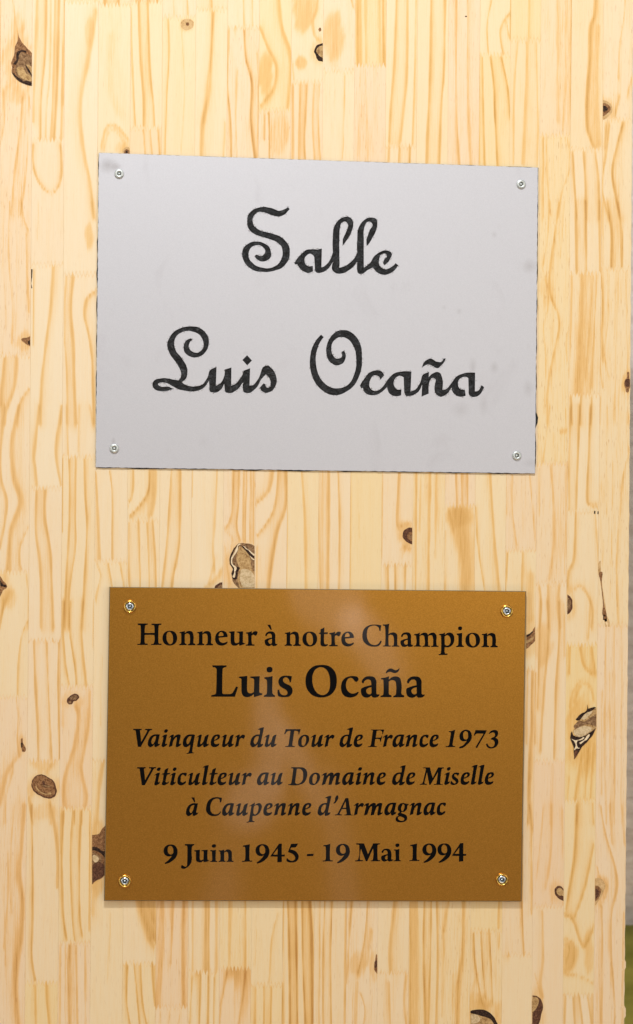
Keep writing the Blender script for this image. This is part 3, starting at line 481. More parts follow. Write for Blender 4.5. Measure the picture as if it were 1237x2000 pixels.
# ---------------------------------------------------------------- knots (layers of bark, heartwood and resin)
def crop(c): return (*CR[c], CS)
KNOTS = [
 ((10, 60, 16.67), [('b', "430 50 s470 220 s560 380 s720 560 s880 730 880 1790 s760 1760 s600 1690 s400 1550 s220 1350 s230 1200 s205 1020 s270 880 s330 520 s420 280"),
   ('g', "470 690 s600 720 870 830 875 1770 s620 1660 s400 1470 s330 1250 s420 1000"), ('t', "400 1200 s560 1180 s700 1400 s850 1480 870 1640 s700 1620 s500 1500 s390 1340"), ('t', "700 1090 s800 1130 870 1180 870 1400 s760 1300"),
   ('d', "400 680 s560 630 s700 690 680 725 s540 690 s470 760 s440 950 s400 1040 s330 1110 270 1060 s360 960 s370 800"), ('d', "210 1340 s400 1490 s600 1640 880 1760 880 1795 s600 1720 s380 1580"), ('d', "640 1070 s760 1220 880 1430 880 1490 s740 1300"), ('d', "620 1640 s760 1640 870 1700 870 1760 s740 1730")]),
 ((430, 1050, 12.37), [('g', "440 140 s600 135 s800 180 842 210 842 1215 450 1215 s310 1050 s290 900 s320 760 s240 600 s250 480 s360 270"), ('t', "470 200 s600 300 s740 520 s760 720 842 830 842 1210 480 1210 s420 950 s470 740 s400 560 s420 350"),
   ('l', "500 780 s620 760 s760 820 842 960 842 1200 560 1205 s480 1000"), ('d', "500 175 s560 210 s700 300 842 420 842 500 s790 480 s700 410 s600 290"), ('d', "290 880 s330 1010 s400 1000 s430 830 s470 720 s400 710 s370 800 s340 920"), ('d', "440 145 s350 290 s270 500 s262 600 s345 760 s320 900 s290 900 s310 760 s235 620 s240 470 s340 260"),
   ('c', "430 165 s480 148 s505 160 s450 190 s430 300 s350 430 s300 520 s300 620 s400 740 s370 830 s340 970 s315 960 s340 860 s345 760 s270 620 s265 520 s340 370 s400 240"), ('c', "560 195 s660 270 s740 330 835 405 835 450 s760 390 s690 310 s600 250"), ('c', "710 430 s770 480 s825 540 s800 540 s750 490")]),
 ((1100, 1360, 13.74), [('t', "640 380 s820 300 905 330 905 850 s600 1050 s400 1090 s280 980 s310 820 s420 620"), ('g', "430 640 s560 680 s700 590 905 480 905 820 s650 750 s500 800 s310 860"), ('l', "450 570 s640 440 s780 400 s700 520 s540 620"), ('l', "290 920 s400 850 s620 800 s760 850 s600 1030 s430 1090 s300 1010"),
   ('d', "650 215 680 330 830 285 895 295 s760 390 s600 460 s380 650 340 620 s480 470 s620 390"), ('d', "240 930 s280 1040 s400 1090 s560 1070 s700 990 890 845 s800 1030 s640 1230 s500 1370 s370 1600 300 1690 s290 1520 s270 1320 s200 1150 s205 1020"),
   ('c', "220 1130 s340 1180 s480 1140 s570 1100 s500 1170 s390 1190 s370 1280 s400 1370 s440 1390 s360 1400 s310 1440 s340 1300 s300 1220"), ('c', "610 1110 s640 1060 s715 1025 s700 1080 s650 1150 s560 1210 s450 1270 440 1240 s560 1170"), ('r', "330 1430 s400 1500 s360 1600 300 1690 s300 1530")]),
 ((40, 1490, 13.74), [('r', "s520 310 s620 320 s760 395 s880 470 s950 620 s975 780 s930 895 s830 952 s680 945 s540 885 s420 815 s335 720 s298 590 s325 460 s410 355"), ('b', "s520 335 s620 345 s750 420 s860 500 s920 640 s935 780 s900 860 s820 910 s690 905 s540 845 s430 775 s355 690 s322 590 s345 470 s420 380"),
   ('r', "600 480 s650 500 s660 560 s740 600 860 640 s740 660 s640 650 s590 560"), ('t', "420 560 s450 660 s540 760 s700 830 s840 810 s700 850 s530 790 s430 690"), ('t', "560 600 s700 615 860 628 s700 632")]),
 ((170, 1600, 11.12), [('b', "112 340 s250 320 s340 200 420 110 420 1100 s370 1240 s200 1340 112 1415"), ('g', "112 700 s200 740 s330 880 s230 990 112 980"), ('l', "130 780 s200 790 s260 880 s190 940 s140 900"), ('d', "112 600 s220 610 s340 690 420 690 420 900 s300 740 s200 690 112 670"), ('r', "114 1000 s280 930 s370 1000 s340 1250 s200 1330 114 1405")]),
 ((900, 1920, 6.87), [('t', "130 390 s270 410 s430 460 s520 600 560 760 130 760"), ('l', "140 420 s230 430 s260 500 s200 540 142 540"), ('d', "130 375 s200 358 s310 358 s410 415 s500 550 s580 760 540 760 s470 590 s400 485 s270 440 130 402")]),
 ((900, 1920, 6.87), [('r', "963 165 s1050 190 s1100 270 s1085 420 s1045 560 958 760"), ('t', "966 182 s1035 200 s1020 330 s969 390")]),
 (crop('T1'), [('d', "681 248 681 354 s650 345 s640 320 s630 295 s645 262"), ('t', "681 262 681 335 s658 318 s643 295 s655 270")]), (crop('T1'), [('b', "s663 158 s671 170 s662 182 s655 170")]),
 (crop('T2'), [('f', "1062 575 s1100 590 s1118 628 s1095 670 1062 690"), ('b', "1062 592 s1090 600 s1108 625 s1085 655 1062 672"), ('d', "1062 608 s1085 615 s1090 632 s1075 640 1062 640")]), (crop('T2'), [('d', "s275 90 s281 94 s275 98 s269 94")]),
 (crop('L1'), [('b', "177 755 177 815 s150 800 s125 770 s150 765"), ('d', "177 778 177 806 s164 800 s162 786")]),
 (crop('R1'), [('b', "s1207 960 s1216 1000 s1224 1025 s1215 1060 s1205 1080 s1190 1050 s1185 1020 s1200 995"), ('r', "s1207 1000 s1222 1018 s1216 1042 s1202 1048 s1190 1030 s1192 1008")]),
 (crop('M'), [('r', "104 845 s80 852 s58 874 56 884 104 884"), ('g', "103 860 s85 864 70 884 103 884")]),
 (crop('M'), [('r', "1196 532 s1165 535 s1143 555 s1140 585 s1160 612 1196 628"), ('b', "1196 560 s1175 560 s1165 580 s1180 605 1196 608"), ('g', "1194 575 s1178 580 s1180 595 1194 598")]),
 (crop('R2'), [('r', "858 1063 s882 1085 s888 1120 s880 1160 858 1178"), ('g', "858 1078 s876 1095 s878 1130 s870 1150 858 1158")]),
 (crop('L3'), [('r', "s440 516 s456 530 s445 552 s425 560 s412 576 s392 572 s385 555 s400 532"), ('g', "s438 524 s448 534 s436 548 s412 550 s402 540 s418 528"), ('g', "s402 556 s412 562 s404 570 s394 566")]),
 (crop('L3'), [('b', "s126 770 s134 800 s148 845 s136 850 s122 818 s120 790"), ('d', "s127 795 s131 812 s126 826 s122 810")]),
 (crop('R3'), [('b', "622 175 s650 165 s665 140 677 120 677 205 s650 235 622 258"), ('t', "622 210 s650 195 677 165 677 180 s650 212 622 226"), ('d', "622 180 s640 170 s660 155 s640 182 622 190")]),
 (crop('R4'), [('r', "s805 442 838 460 838 530 s805 512 s788 490 s786 462"), ('t', "s808 455 836 470 836 500 s815 498 s798 485")]),
 (crop('R4'), [('f', "1016 400 s1050 400 s1075 430 s1065 480 s1045 520 1016 555"), ('b', "1016 440 s1045 450 s1052 475 s1040 510 1016 535"), ('r', "1016 455 s1040 475 s1036 500 1016 525")]),
 (crop('L2'), [('b', "0 955 s20 985 s42 1018 s20 1040 0 1080"), ('d', "0 975 s15 1000 s38 1018 s15 1018 0 1010")]),
 (crop('B'), [('b', "s990 838 993 860 993 950 s975 920 s978 890"), ('r', "s990 870 s992 900 s982 915 s976 902")]),
 (crop('T0'), [('f', "s1080 108 s1108 118 s1115 145 s1095 168 s1060 170 s1040 145 s1050 118"), ('b', "s1082 128 s1090 140 s1080 148 s1070 140")]),
 (crop('T0'), [('f', "705 884 s715 852 s738 845 747 860 747 884"), ('b', "711 884 s718 865 s730 858 745 868 745 882"), ('d', "s722 872 s735 870 s732 880")]),
 (crop('L1'), [('d', "180 368 188 372 186 420 s182 440 186 478 180 480 s178 430")]),
 (crop('R2'), [('f', "s1043 872 s1052 960 s1070 1080 s1084 1180 1086 1220 1072 1220 s1066 1100 s1046 980 s1036 890"), ('b', "s1049 930 s1056 1000 s1069 1120 s1076 1190 s1070 1190 s1064 1120 s1052 1000"), ('b', "s1072 1188 s1082 1192 s1079 1204 s1070 1202")]),
 (crop('R3'), [('f', "1064 -5 s1080 60 s1098 90 1102 130 1094 130 s1080 100 s1082 130 1076 130 s1072 90 s1062 60"), ('r', "1064 62 s1076 64 s1084 80 s1074 76 s1070 92 1064 90")]),
 (crop('R2'), [('d', "1012 582 1020 582 1019 600 1012 600"), ('d', "1032 584 1038 584 1038 602 1032 602")]),
]
for (ox, oy, sc), layers in KNOTS:
    Va = []; Fa = []; Ma = []; mats = []; first = trace(layers[0][1]) / sc + (ox, oy); cen = first.mean(0)
    p = piece_at(*cen) or piece_at(cen[0] - 4, cen[1]) or piece_at(cen[0] + 4, cen[1])
    lo = bx(p['c'] + C0, cen[1]) + .6; hi = bx(p['c'] + C0 + 1, cen[1]) - .6
    for k, (mk, txt) in enumerate(layers):
        l = trace(txt) / sc + (ox, oy)
        l = l + .35 * np.stack([wave(np.arange(len(l)) * .9, k, 3), wave(np.arange(len(l)) * .8, k + 9, 3)], 1) * .6
        l[:, 0] = np.clip(l[:, 0], lo + .002 * np.arange(len(l)) % .01, hi)
        if KM[mk] not in mats: mats.append(KM[mk])
        v, f, mi = slab([l], .00010 + .00004 * k + p['dep'], -.001, off=len(Va), sides=(k == 0))
        Va.extend(v); Fa.extend(f); Ma.extend([mats.index(KM[mk])] * len(f))
    mesh('knot', np.array(Va), Fa, mats, Ma, parent=p['ob'], loc=PO)

# ================================================================ fonts traced from the plaques
A, B_, C_, D_, E_, F_, G_, H_ = (405, 1290), (530, 1290), (680, 1290), (262, 1205), (417, 1205), (572, 1205), (705, 1205), (830, 1205)
LU = {  # upright semibold: (baseline, scale group, outline)
'L': (565, 1, "78 76 303 76 300 103 q245 105 240 140 q234 320 236 500 q237 524 262 523 350 523 q385 523 405 490 450 406 481 414 432 566 62 565 65 541 q130 535 138 505 q148 320 146 140 q144 108 85 103"),
'u': (568, 1, "492 255 628 241 q620 350 622 450 q624 512 668 514 q700 514 728 492 733 310 q732 278 672 272 674 252 820 246 q812 380 814 490 q815 514 860 514 857 537 731 575 727 527 q680 575 618 575 q535 572 534 470 534 300 q532 278 492 272"),
'i': (565, 1, "1020 239 q1012 400 1016 490 q1018 535 1060 543 1055 566 880 565 884 542 q928 535 930 500 q936 400 930 320 q928 288 890 283 891 260 q960 255 1020 239|s975 97 s1008 107 s1018 138 s1003 175 s970 184 s938 175 s925 140 s940 105"),
's': (570, 1, "322 250 306 344 286 342 s270 290 s228 267 s192 280 s183 310 s200 345 s240 368 s305 405 s333 465 s300 550 s195 575 s150 572 107 558 s98 510 98 460 125 456 s150 525 s205 545 s245 530 s253 505 s235 465 s190 440 s128 390 s110 330 s145 260 s240 238 s290 242"),
'O': (572, 1, "s785 71 s910 95 s1000 190 s1024 315 s1000 450 s910 550 s785 581 s660 555 s565 460 s535 330 s560 200 s650 100|s780 108 s700 135 s650 220 s642 310 s665 430 s720 510 s805 543 s870 515 s912 430 s918 350 s900 220 s860 145"),
'c': (570, 1, "s165 290 130 337 s105 322 s75 285 s40 270 s0 288 s-28 345 s-30 410 s0 480 s60 515 s110 510 155 485 168 495 s150 530 s100 565 s30 578 s-60 550 s-103 480 s-109 400 s-90 325 s-40 270 s30 245 s100 243 s150 258"),
'a': (572, 1, "240 357 s222 354 s212 340 s222 300 s260 262 s335 245 s405 262 s438 315 440 360 q438 440 440 500 s448 525 s470 531 485 525 s487 540 s462 568 s410 580 s375 572 358 548 s320 575 s275 580 s222 555 s200 500 s208 435 s225 425 360 385 358 345 s345 310 s310 297 s270 308|362 418 s310 433 s282 460 s290 505 s330 528 362 512"),
'n': (573, 1, "640 246 636 300 s690 258 s745 248 s805 270 s832 350 832 490 s838 530 s876 548 874 575 704 575 706 553 s742 535 s750 490 750 380 s735 325 s695 307 s660 315 636 330 636 490 s642 530 s678 548 676 573 504 573 508 551 s545 535 s554 490 q556 400 552 330 s545 300 s518 296 515 275 s570 268"),
'~': (573, 1, "588 200 s600 165 s640 130 s680 126 s745 152 s775 142 798 120 804 130 s790 165 s745 196 s700 193 s655 178 s625 184 s605 198 593 202"),
'H': (436, .686, "58 102 215 102 213 122 s178 132 s172 160 168 248 q245 252 320 248 318 160 s310 132 s274 124 272 104 q350 106 430 104 427 124 s390 132 s384 160 q378 290 382 390 s390 415 s430 420 428 437 268 437 270 420 s305 415 s316 390 316 282 q240 278 168 282 167 390 s175 412 s215 420 212 437 52 437 56 420 s95 412 s103 390 q110 270 105 160 s98 132 s60 122"),
'o': (437, .686, "s560 212 s640 238 s674 320 s645 410 s560 446 s475 415 s444 330 s475 245|s550 230 s518 250 s508 310 s522 385 s570 424 s602 395 s608 330 s592 265"),
'e': (448, .686, "s130 217 s195 240 s222 300 222 318 q155 322 85 330 s95 375 s140 408 s190 400 217 387 s222 395 s190 435 s130 452 s55 425 s26 340 s60 250|s125 240 s92 262 82 304 150 300 s157 290 s148 258"),
'r': (450, .686, "602 222 600 262 s625 235 s655 222 s690 235 s685 265 662 298 s645 292 s625 280 598 298 q594 360 600 405 s608 428 s642 435 640 452 506 452 508 434 s538 425 s543 405 q546 330 540 290 s535 268 s512 262 513 243 s560 238"),
'`': (450, .686, "838 122 889 122 912 198 898 208"),
't': (455, .686, "497 160 494 240 553 240 548 266 494 268 q488 340 492 390 s500 420 s525 428 552 420 s548 440 s490 462 s448 448 s433 405 q440 330 436 268 410 265 q410 250 436 240 438 192 q470 180 497 160"),
'h': (461, .686, "445 102 q432 180 434 265 s480 243 s515 240 s558 262 s570 320 q566 380 570 425 s578 445 s600 450 598 464 482 462 484 446 s510 440 s514 420 514 335 s500 290 s470 277 434 290 q430 360 434 425 s440 445 s465 448 463 462 343 460 346 445 s375 440 s380 420 q388 270 378 165 s370 138 s345 132 346 116 s410 112"),
'C': (461, .686, "s215 120 320 132 308 222 290 220 s275 165 s235 140 s190 138 s125 165 s98 240 s105 345 s145 415 s205 440 s265 425 308 370 328 378 s310 420 s278 455 s215 466 s110 445 s40 380 s24 290 s45 200 s110 140"),
'm': (464, .686, "922 242 917 285 s965 248 s1005 243 s1040 262 1048 280 s1090 248 s1130 243 s1170 265 s1183 330 q1176 390 1182 430 s1190 448 s1212 450 1210 467 1095 467 1097 450 s1122 445 s1128 425 q1130 380 1126 330 s1110 292 s1085 285 1052 298 q1046 370 1052 425 s1056 445 s1080 450 1078 465 962 465 964 448 s990 443 s996 425 994 335 s980 292 s950 285 918 300 918 425 s924 445 s946 448 944 463 828 462 830 446 s858 440 s864 420 864 320 s855 290 s832 284 834 266 s880 260"),
'p': (468, .686, "320 242 316 280 s360 248 s395 243 s445 270 s465 345 s440 430 s370 475 316 472 q308 520 316 555 s325 570 s360 575 355 592 220 597 218 580 s248 570 s256 550 q262 400 256 310 s250 288 s228 283 230 265 s280 260|316 305 q312 370 316 430 s350 448 s395 420 s405 365 s390 310 s350 285"),
}
LB = {
'9': (388, 1, "s190 113 s260 135 s296 210 s280 300 s215 370 s130 412 s100 415 97 400 s150 360 210 288 s155 302 s100 275 s78 215 s100 150|s182 134 s150 155 s142 195 s155 250 s195 270 s222 255 s230 210 s215 155"),
'J': (388, 1, "408 108 556 108 550 128 s525 140 s518 165 518 320 s500 410 s440 475 s385 495 s348 480 360 432 s385 448 s430 458 s442 430 q448 280 446 165 s440 138 s408 128"),
'u': (390, 1, "558 208 645 200 q640 280 642 340 s655 362 s680 358 698 350 q702 280 702 250 s695 222 s670 220 672 207 765 200 q758 290 764 345 s770 362 788 362 790 372 s760 385 700 392 698 372 s660 396 s630 397 s588 375 s582 330 582 250 s578 230 s556 222"),
'i': (389, 1, "895 197 q888 300 892 355 s900 375 s918 378 915 390 803 390 804 376 s830 370 s836 350 q834 290 832 250 s828 226 s806 220 808 206 s860 206|s865 113 s890 120 s896 138 s880 165 s858 170 s836 160 s830 145 s840 120"),
'n': (388, 1, "1025 195 1022 228 s1065 196 s1090 193 s1135 220 s1144 270 q1140 330 1146 360 s1152 374 s1172 378 1168 390 1060 388 1060 374 s1080 368 s1085 350 1084 265 s1070 235 s1050 232 1024 245 1024 355 s1030 372 s1045 376 1043 388 933 388 936 374 s958 368 s964 350 q966 290 960 245 s955 226 s938 224 940 208 s985 208"),
'1': (385, 1, "185 110 q176 250 180 345 s190 366 s222 370 220 384 q140 382 64 387 66 370 s105 364 s114 340 q120 250 114 175 s105 152 s78 150 80 132 s140 122"),
'4': (385, 1, "686 104 q680 200 684 275 q706 278 732 272 727 304 684 306 684 390 614 398 616 308 504 306 514 288 640 106|620 180 548 275 616 275"),
'5': (385, 1, "830 108 937 104 s915 145 895 166 828 168 818 196 s900 225 s948 300 s915 380 s830 400 s770 385 755 365 765 328 s790 352 s845 374 s893 340 s885 300 s850 265 778 240"),
'-': (385, 1, "1078 268 1182 264 1176 299 1072 304"),
'M': (376, 1, "608 96 728 96 792 265 872 96 982 96 978 112 s945 120 s938 150 q936 280 942 345 s950 358 s980 362 978 375 832 375 834 362 s862 355 s868 335 870 175 780 375 756 375 680 180 q664 270 664 335 s672 355 s712 362 710 375 588 378 592 362 s630 355 s640 335 655 200 655 135 s645 118 s608 112"),
'a': (376, 1, "1025 247 s1003 240 s1015 205 s1075 180 s1130 195 s1152 240 1150 330 s1160 348 1180 346 s1175 362 s1135 380 s1108 378 1092 362 s1060 380 s1020 376 s994 340 s1000 295 s1030 282 1094 264 1094 235 s1078 210 s1055 206|1094 288 s1060 305 s1055 330 s1070 348 1094 342"),
}
LI = {
'V': (487, 1, "55 135 222 135 216 158 s190 165 s188 195 q200 290 208 388 q270 280 322 185 s322 165 s285 155 290 135 426 135 420 158 s385 165 365 190 202 487 144 487 102 190 s92 165 s55 158"),
'a': (487, 1, "572 246 q555 310 540 395 s538 415 s550 430 576 416 s572 438 s520 480 s485 492 s465 472 470 430 s420 480 s375 492 s342 460 s338 400 s365 320 s430 255 s500 240|500 278 s460 285 s415 345 s410 410 s428 432 s465 395 s488 330"),
'i': (487, 1, "718 246 q700 320 684 400 s686 428 s700 428 716 414 s718 430 s670 480 s625 490 s605 465 q630 380 644 300 s640 290 610 305 605 298 s650 260 s690 244|s700 142 s730 152 s724 190 s690 212 s660 200 s662 165"),
'n': (487, 1, "850 250 840 305 s890 255 s940 242 s975 252 s978 290 q960 360 950 405 s955 430 s968 430 985 415 s985 435 s935 482 s900 492 s880 470 q900 380 905 310 s900 300 s870 320 s835 380 818 465 752 490 748 480 q770 390 790 310 s785 295 753 315 748 305 s790 262 s830 245"),
'q': (487, 1, "1259 250 q1225 420 1204 570 s1215 595 1245 597 1240 610 q1170 612 1095 626 1088 612 s1125 598 s1140 570 1163 440 s1110 485 s1065 492 s1025 455 s1022 385 s1055 300 s1120 250 s1185 242|1188 278 s1145 285 s1100 345 s1095 410 s1112 432 s1150 395 s1175 330"),
'u': (487, 1, "250 250 q228 340 218 410 s225 432 s250 415 s285 365 q300 300 312 280 s350 252 385 246 q360 330 345 405 s350 428 384 420 s380 440 s330 482 s290 492 s272 470 277 430 s220 480 s180 492 s152 470 q165 380 185 305 s180 295 148 310 145 300 s190 262 s225 245"),
'e': (487, 1, "s540 243 s590 252 s602 285 s580 330 s540 352 490 370 s487 400 s500 425 s530 432 588 412 s590 430 s530 485 s480 492 s432 465 s420 400 s440 320 s480 262|s545 278 s515 290 490 350 s530 330 s552 300"),
'r': (487, 1, "990 250 980 300 s1020 258 s1055 246 s1088 265 s1078 305 1055 332 s1025 312 985 340 s970 400 962 465 900 492 895 482 q915 390 930 310 s925 298 896 312 892 300 s940 258 s970 245"),
'd': (487, 1, "318 103 q285 260 255 400 s260 430 s280 428 300 425 s298 440 s225 495 s190 492 186 475 192 430 s140 480 s95 492 s55 460 s55 380 s90 295 s150 252 230 244 q240 200 238 160 s225 150 208 155 200 140 s260 112|214 278 s170 280 s125 340 s122 410 s140 432 s180 400 s205 340"),
'T': (486, 1, "742 138 1033 138 1005 240 985 238 s985 190 s960 175 910 172 q885 320 870 450 s885 465 922 468 918 486 732 486 735 468 s785 462 798 440 835 172 s785 178 s755 200 735 238 712 236"),
'o': (487, 1, "s1130 247 s1185 270 s1202 320 s1180 410 s1120 475 s1055 492 s1000 465 s985 400 s1005 320 s1060 262|s1105 275 s1070 310 s1055 390 s1068 455 s1090 465 s1120 430 s1140 350 s1130 285"),
'F': (486, 1, "98 145 360 145 330 238 315 236 s315 190 s300 172 212 172 192 302 265 302 s295 295 305 265 320 265 290 382 272 380 s268 340 s255 332 183 332 168 445 s178 462 216 470 213 486 38 486 42 470 s85 462 98 440 135 172 s125 160 98 160"),
'c': (492, 1, "s330 250 s375 258 s375 290 345 325 s330 305 s310 287 s280 300 s262 370 s265 425 s300 440 s330 425 362 410 s365 425 s310 485 s255 498 s205 470 s195 400 s220 310 s275 258"),
'1': (491, 1, "296 150 q260 350 245 440 s255 462 294 470 290 490 110 492 114 474 s165 462 178 440 q200 300 212 230 s205 205 170 198 172 180 s230 175"),
'9': (491, 1, "s510 150 s580 175 s617 250 s605 350 s530 440 s400 515 s372 510 s375 495 s440 460 520 365 s460 380 s395 350 s377 280 s405 200|s500 180 s460 205 s450 265 s465 325 s505 345 s535 325 s545 260 s530 195"),
'7': (491, 1, "690 158 912 164 q890 210 855 270 722 505 705 508 690 490 845 230 722 228 s695 240 675 272 655 262"),
'3': (491, 1, "s1055 155 s1110 175 s1125 225 s1105 280 1072 305 s1118 340 s1130 395 s1100 470 s1020 515 s940 510 s905 480 s895 425 915 418 s935 455 s985 488 s1035 475 s1055 430 s1050 380 s1020 350 985 345 978 325 s1020 300 s1055 280 s1062 240 s1040 208 s990 215 950 238 940 225 s985 175"),
't': (485, 1, "672 152 q660 200 648 250 706 245 698 272 645 280 q620 370 612 415 s625 430 678 408 s680 420 s620 475 s570 490 s542 470 s560 400 q575 280 575 280 540 278 540 262 585 248 598 190 s630 165"),
'l': (485, 1, "280 95 q240 300 222 415 s235 432 260 416 s260 430 s200 480 s165 488 s146 470 q180 300 200 150 s195 142 168 150 165 135 s220 105"),
'D': (478, 1, "692 131 860 131 s950 150 s1000 230 s990 340 s930 440 s830 478 628 478 632 462 s680 452 692 430 q715 290 728 185 s725 162 688 155|800 165 q780 300 765 430 s790 455 s840 452 s900 400 s922 290 s905 200 s860 165"),
'm': (479, 1, "190 240 182 300 s240 248 s290 237 s315 250 308 300 s360 250 s410 237 s440 248 s440 290 q425 360 415 400 s420 428 450 412 s452 428 s400 472 s365 482 s346 465 q360 400 372 305 s350 310 s310 380 280 470 222 482 218 470 q235 390 245 305 s235 305 s200 340 s175 400 155 465 92 484 90 470 q110 390 130 305 s122 292 90 305 88 295 s130 255 s165 240"),
'M': (472, 1, "892 132 1017 132 1072 340 1179 132 1294 132 1287 155 s1255 160 1243 185 q1225 320 1218 430 s1230 455 1268 458 1265 474 1095 472 1100 456 s1140 450 1150 430 1175 225 1028 472 1005 472 960 230 912 420 s918 448 960 455 956 472 816 472 820 456 s865 445 882 415 942 165 s930 155 892 152"),
's': (476, 1, "s430 238 s470 248 s468 275 445 305 s420 282 s385 275 s378 300 s410 335 s455 380 s460 420 s425 465 s360 482 s305 465 s300 440 325 395 s345 430 s380 450 s408 440 s400 410 s345 365 s328 320 s350 265 s385 243"),
'`': (480, 1, "190 120 252 122 267 212 250 222"),
'C': (483, 1, "s690 120 785 135 s780 180 765 225 742 222 s735 165 s685 148 s620 170 s570 250 s560 350 s590 430 s655 455 s715 440 755 397 770 403 s750 440 s710 475 s635 490 s540 470 s480 400 s480 300 s515 200 s590 138"),
'p': (477, 1, "285 220 275 275 s330 240 s375 233 s412 270 s405 360 s350 450 s285 482 240 484 q232 530 235 565 s245 580 275 585 268 602 q200 600 120 615 118 600 s155 590 168 565 212 300 s205 285 172 302 170 290 s240 245|262 300 q250 380 252 430 s285 455 s325 420 s350 350 s345 290 s320 272 s285 282"),
"'": (470, 1, "s700 80 s712 110 s690 180 s625 240 608 236 s640 195 s650 130 s668 92"),
'A': (467, 1, "850 128 905 128 950 425 s960 450 995 460 990 467 828 467 832 450 s865 445 870 425 862 345 780 345 740 420 s740 440 780 450 775 467 638 467 642 452 s685 440 705 415|850 195 795 318 860 318"),
'g': (468, 1, "1002 248 s975 268 955 295 s950 350 s900 400 s835 418 s850 432 s905 450 s950 490 s950 550 s900 595 s825 608 s750 590 s725 545 s745 500 785 480 s770 450 s790 420 812 408 s775 370 s775 300 s815 245 s880 230 s940 245|s880 255 s850 290 s838 350 s855 392 s880 370 s898 310 s895 265|s810 492 s775 510 s785 550 s830 575 s885 570 s898 540 s870 512 s840 498"),
}
SU, SI = 7.981, 9.976
def glyph(table, ch, u):
    base, grp, txt = table[ch]
    loops = [trace(t, 4) for t in txt.split('|')]
    x0 = min(l[:, 0].min() for l in loops)
    return [(l - (x0, base)) / u / grp for l in loops]     # size of the reference cap height, origin at left edge on the baseline
TEXT = [
 (LU, SU, .686, (280, 1259.6, 960, 1264.2), [('H', 268.5), ('o', 317.6), ('n', 350.0), ('n', 384.5), ('e', 420.3), ('u', 447.1), ('r', 480.4), ('a', 517.2), ('`', 522.0), ('n', 555.8), ('o', 591.0), ('t', 623.1), ('r', 642.9), ('e', 666.9), ('C', 708.0), ('h', 748.0), ('a', 782.4), ('m', 808.7), ('p', 856.9), ('i', 891.1), ('o', 909.2), ('n', 940.5)]),
 (LU, SU, 1.0, (430, 1360.8, 790, 1361.8), [('L', 412.8), ('u', 466.6), ('i', 515.3), ('s', 542.3), ('O', 597.0), ('c', 666.3), ('a', 705.1), ('n', 743.2), ('~', 753.7), ('a', 793.4)]),
 (LI, SI, 1.0, (260, 1458.8, 950, 1459.2), [('V', 260.5), ('a', 288.9), ('i', 315.6), ('n', 330.0), ('q', 357.2), ('u', 384.3), ('e', 411.9), ('u', 433.0), ('r', 459.2), ('d', 489.0), ('u', 516.6), ('T', 555.4), ('o', 582.5), ('u', 607.5), ('r', 633.9), ('d', 663.2), ('e', 691.0), ('F', 718.8), ('r', 748.1), ('a', 766.6), ('n', 792.2), ('c', 819.3), ('e', 839.1), ('1', 870.8), ('9', 897.1), ('7', 925.7), ('3', 949.7)]),
 (LI, SI, 1.0, (268, 1533.6, 950, 1532.6), [('V', 268.2), ('i', 301.4), ('t', 316.1), ('i', 332.5), ('c', 346.7), ('u', 367.3), ('l', 394.6), ('t', 409.1), ('e', 425.1), ('u', 446.0), ('r', 472.4), ('a', 502.2), ('u', 528.6), ('D', 563.0), ('o', 603.7), ('m', 628.8), ('a', 668.3), ('i', 694.7), ('n', 708.5), ('e', 735.8), ('d', 765.9), ('e', 793.3), ('M', 819.8), ('i', 867.8), ('s', 879.9), ('e', 899.8), ('l', 919.7), ('l', 933.4), ('e', 947.0)]),
 (LI, SI, 1.0, (363, 1593.4, 860, 1591.9), [('a', 363.5), ('`', 374.0), ('C', 402.6), ('a', 434.0), ('u', 460.8), ('p', 481.8), ('e', 514.6), ('n', 535.4), ('n', 562.4), ('e', 590.2), ('d', 620.6), ("'", 650.9), ('A', 654.0), ('r', 691.4), ('m', 711.2), ('a', 750.9), ('g', 772.7), ('n', 800.4), ('a', 827.2), ('c', 853.2)]),
 (LB, SU, 1.0, (330, 1683.7, 900, 1681.4), [('9', 319.8), ('J', 353.6), ('u', 379.7), ('i', 410.6), ('n', 426.9), ('1', 473.0), ('9', 499.3), ('4', 528.2), ('5', 559.6), ('-', 599.3), ('1', 630.3), ('9', 656.3), ('M', 693.7), ('a', 744.5), ('i', 769.0), ('1', 799.8), ('9', 825.2), ('9', 854.6), ('4', 882.8)]),
]

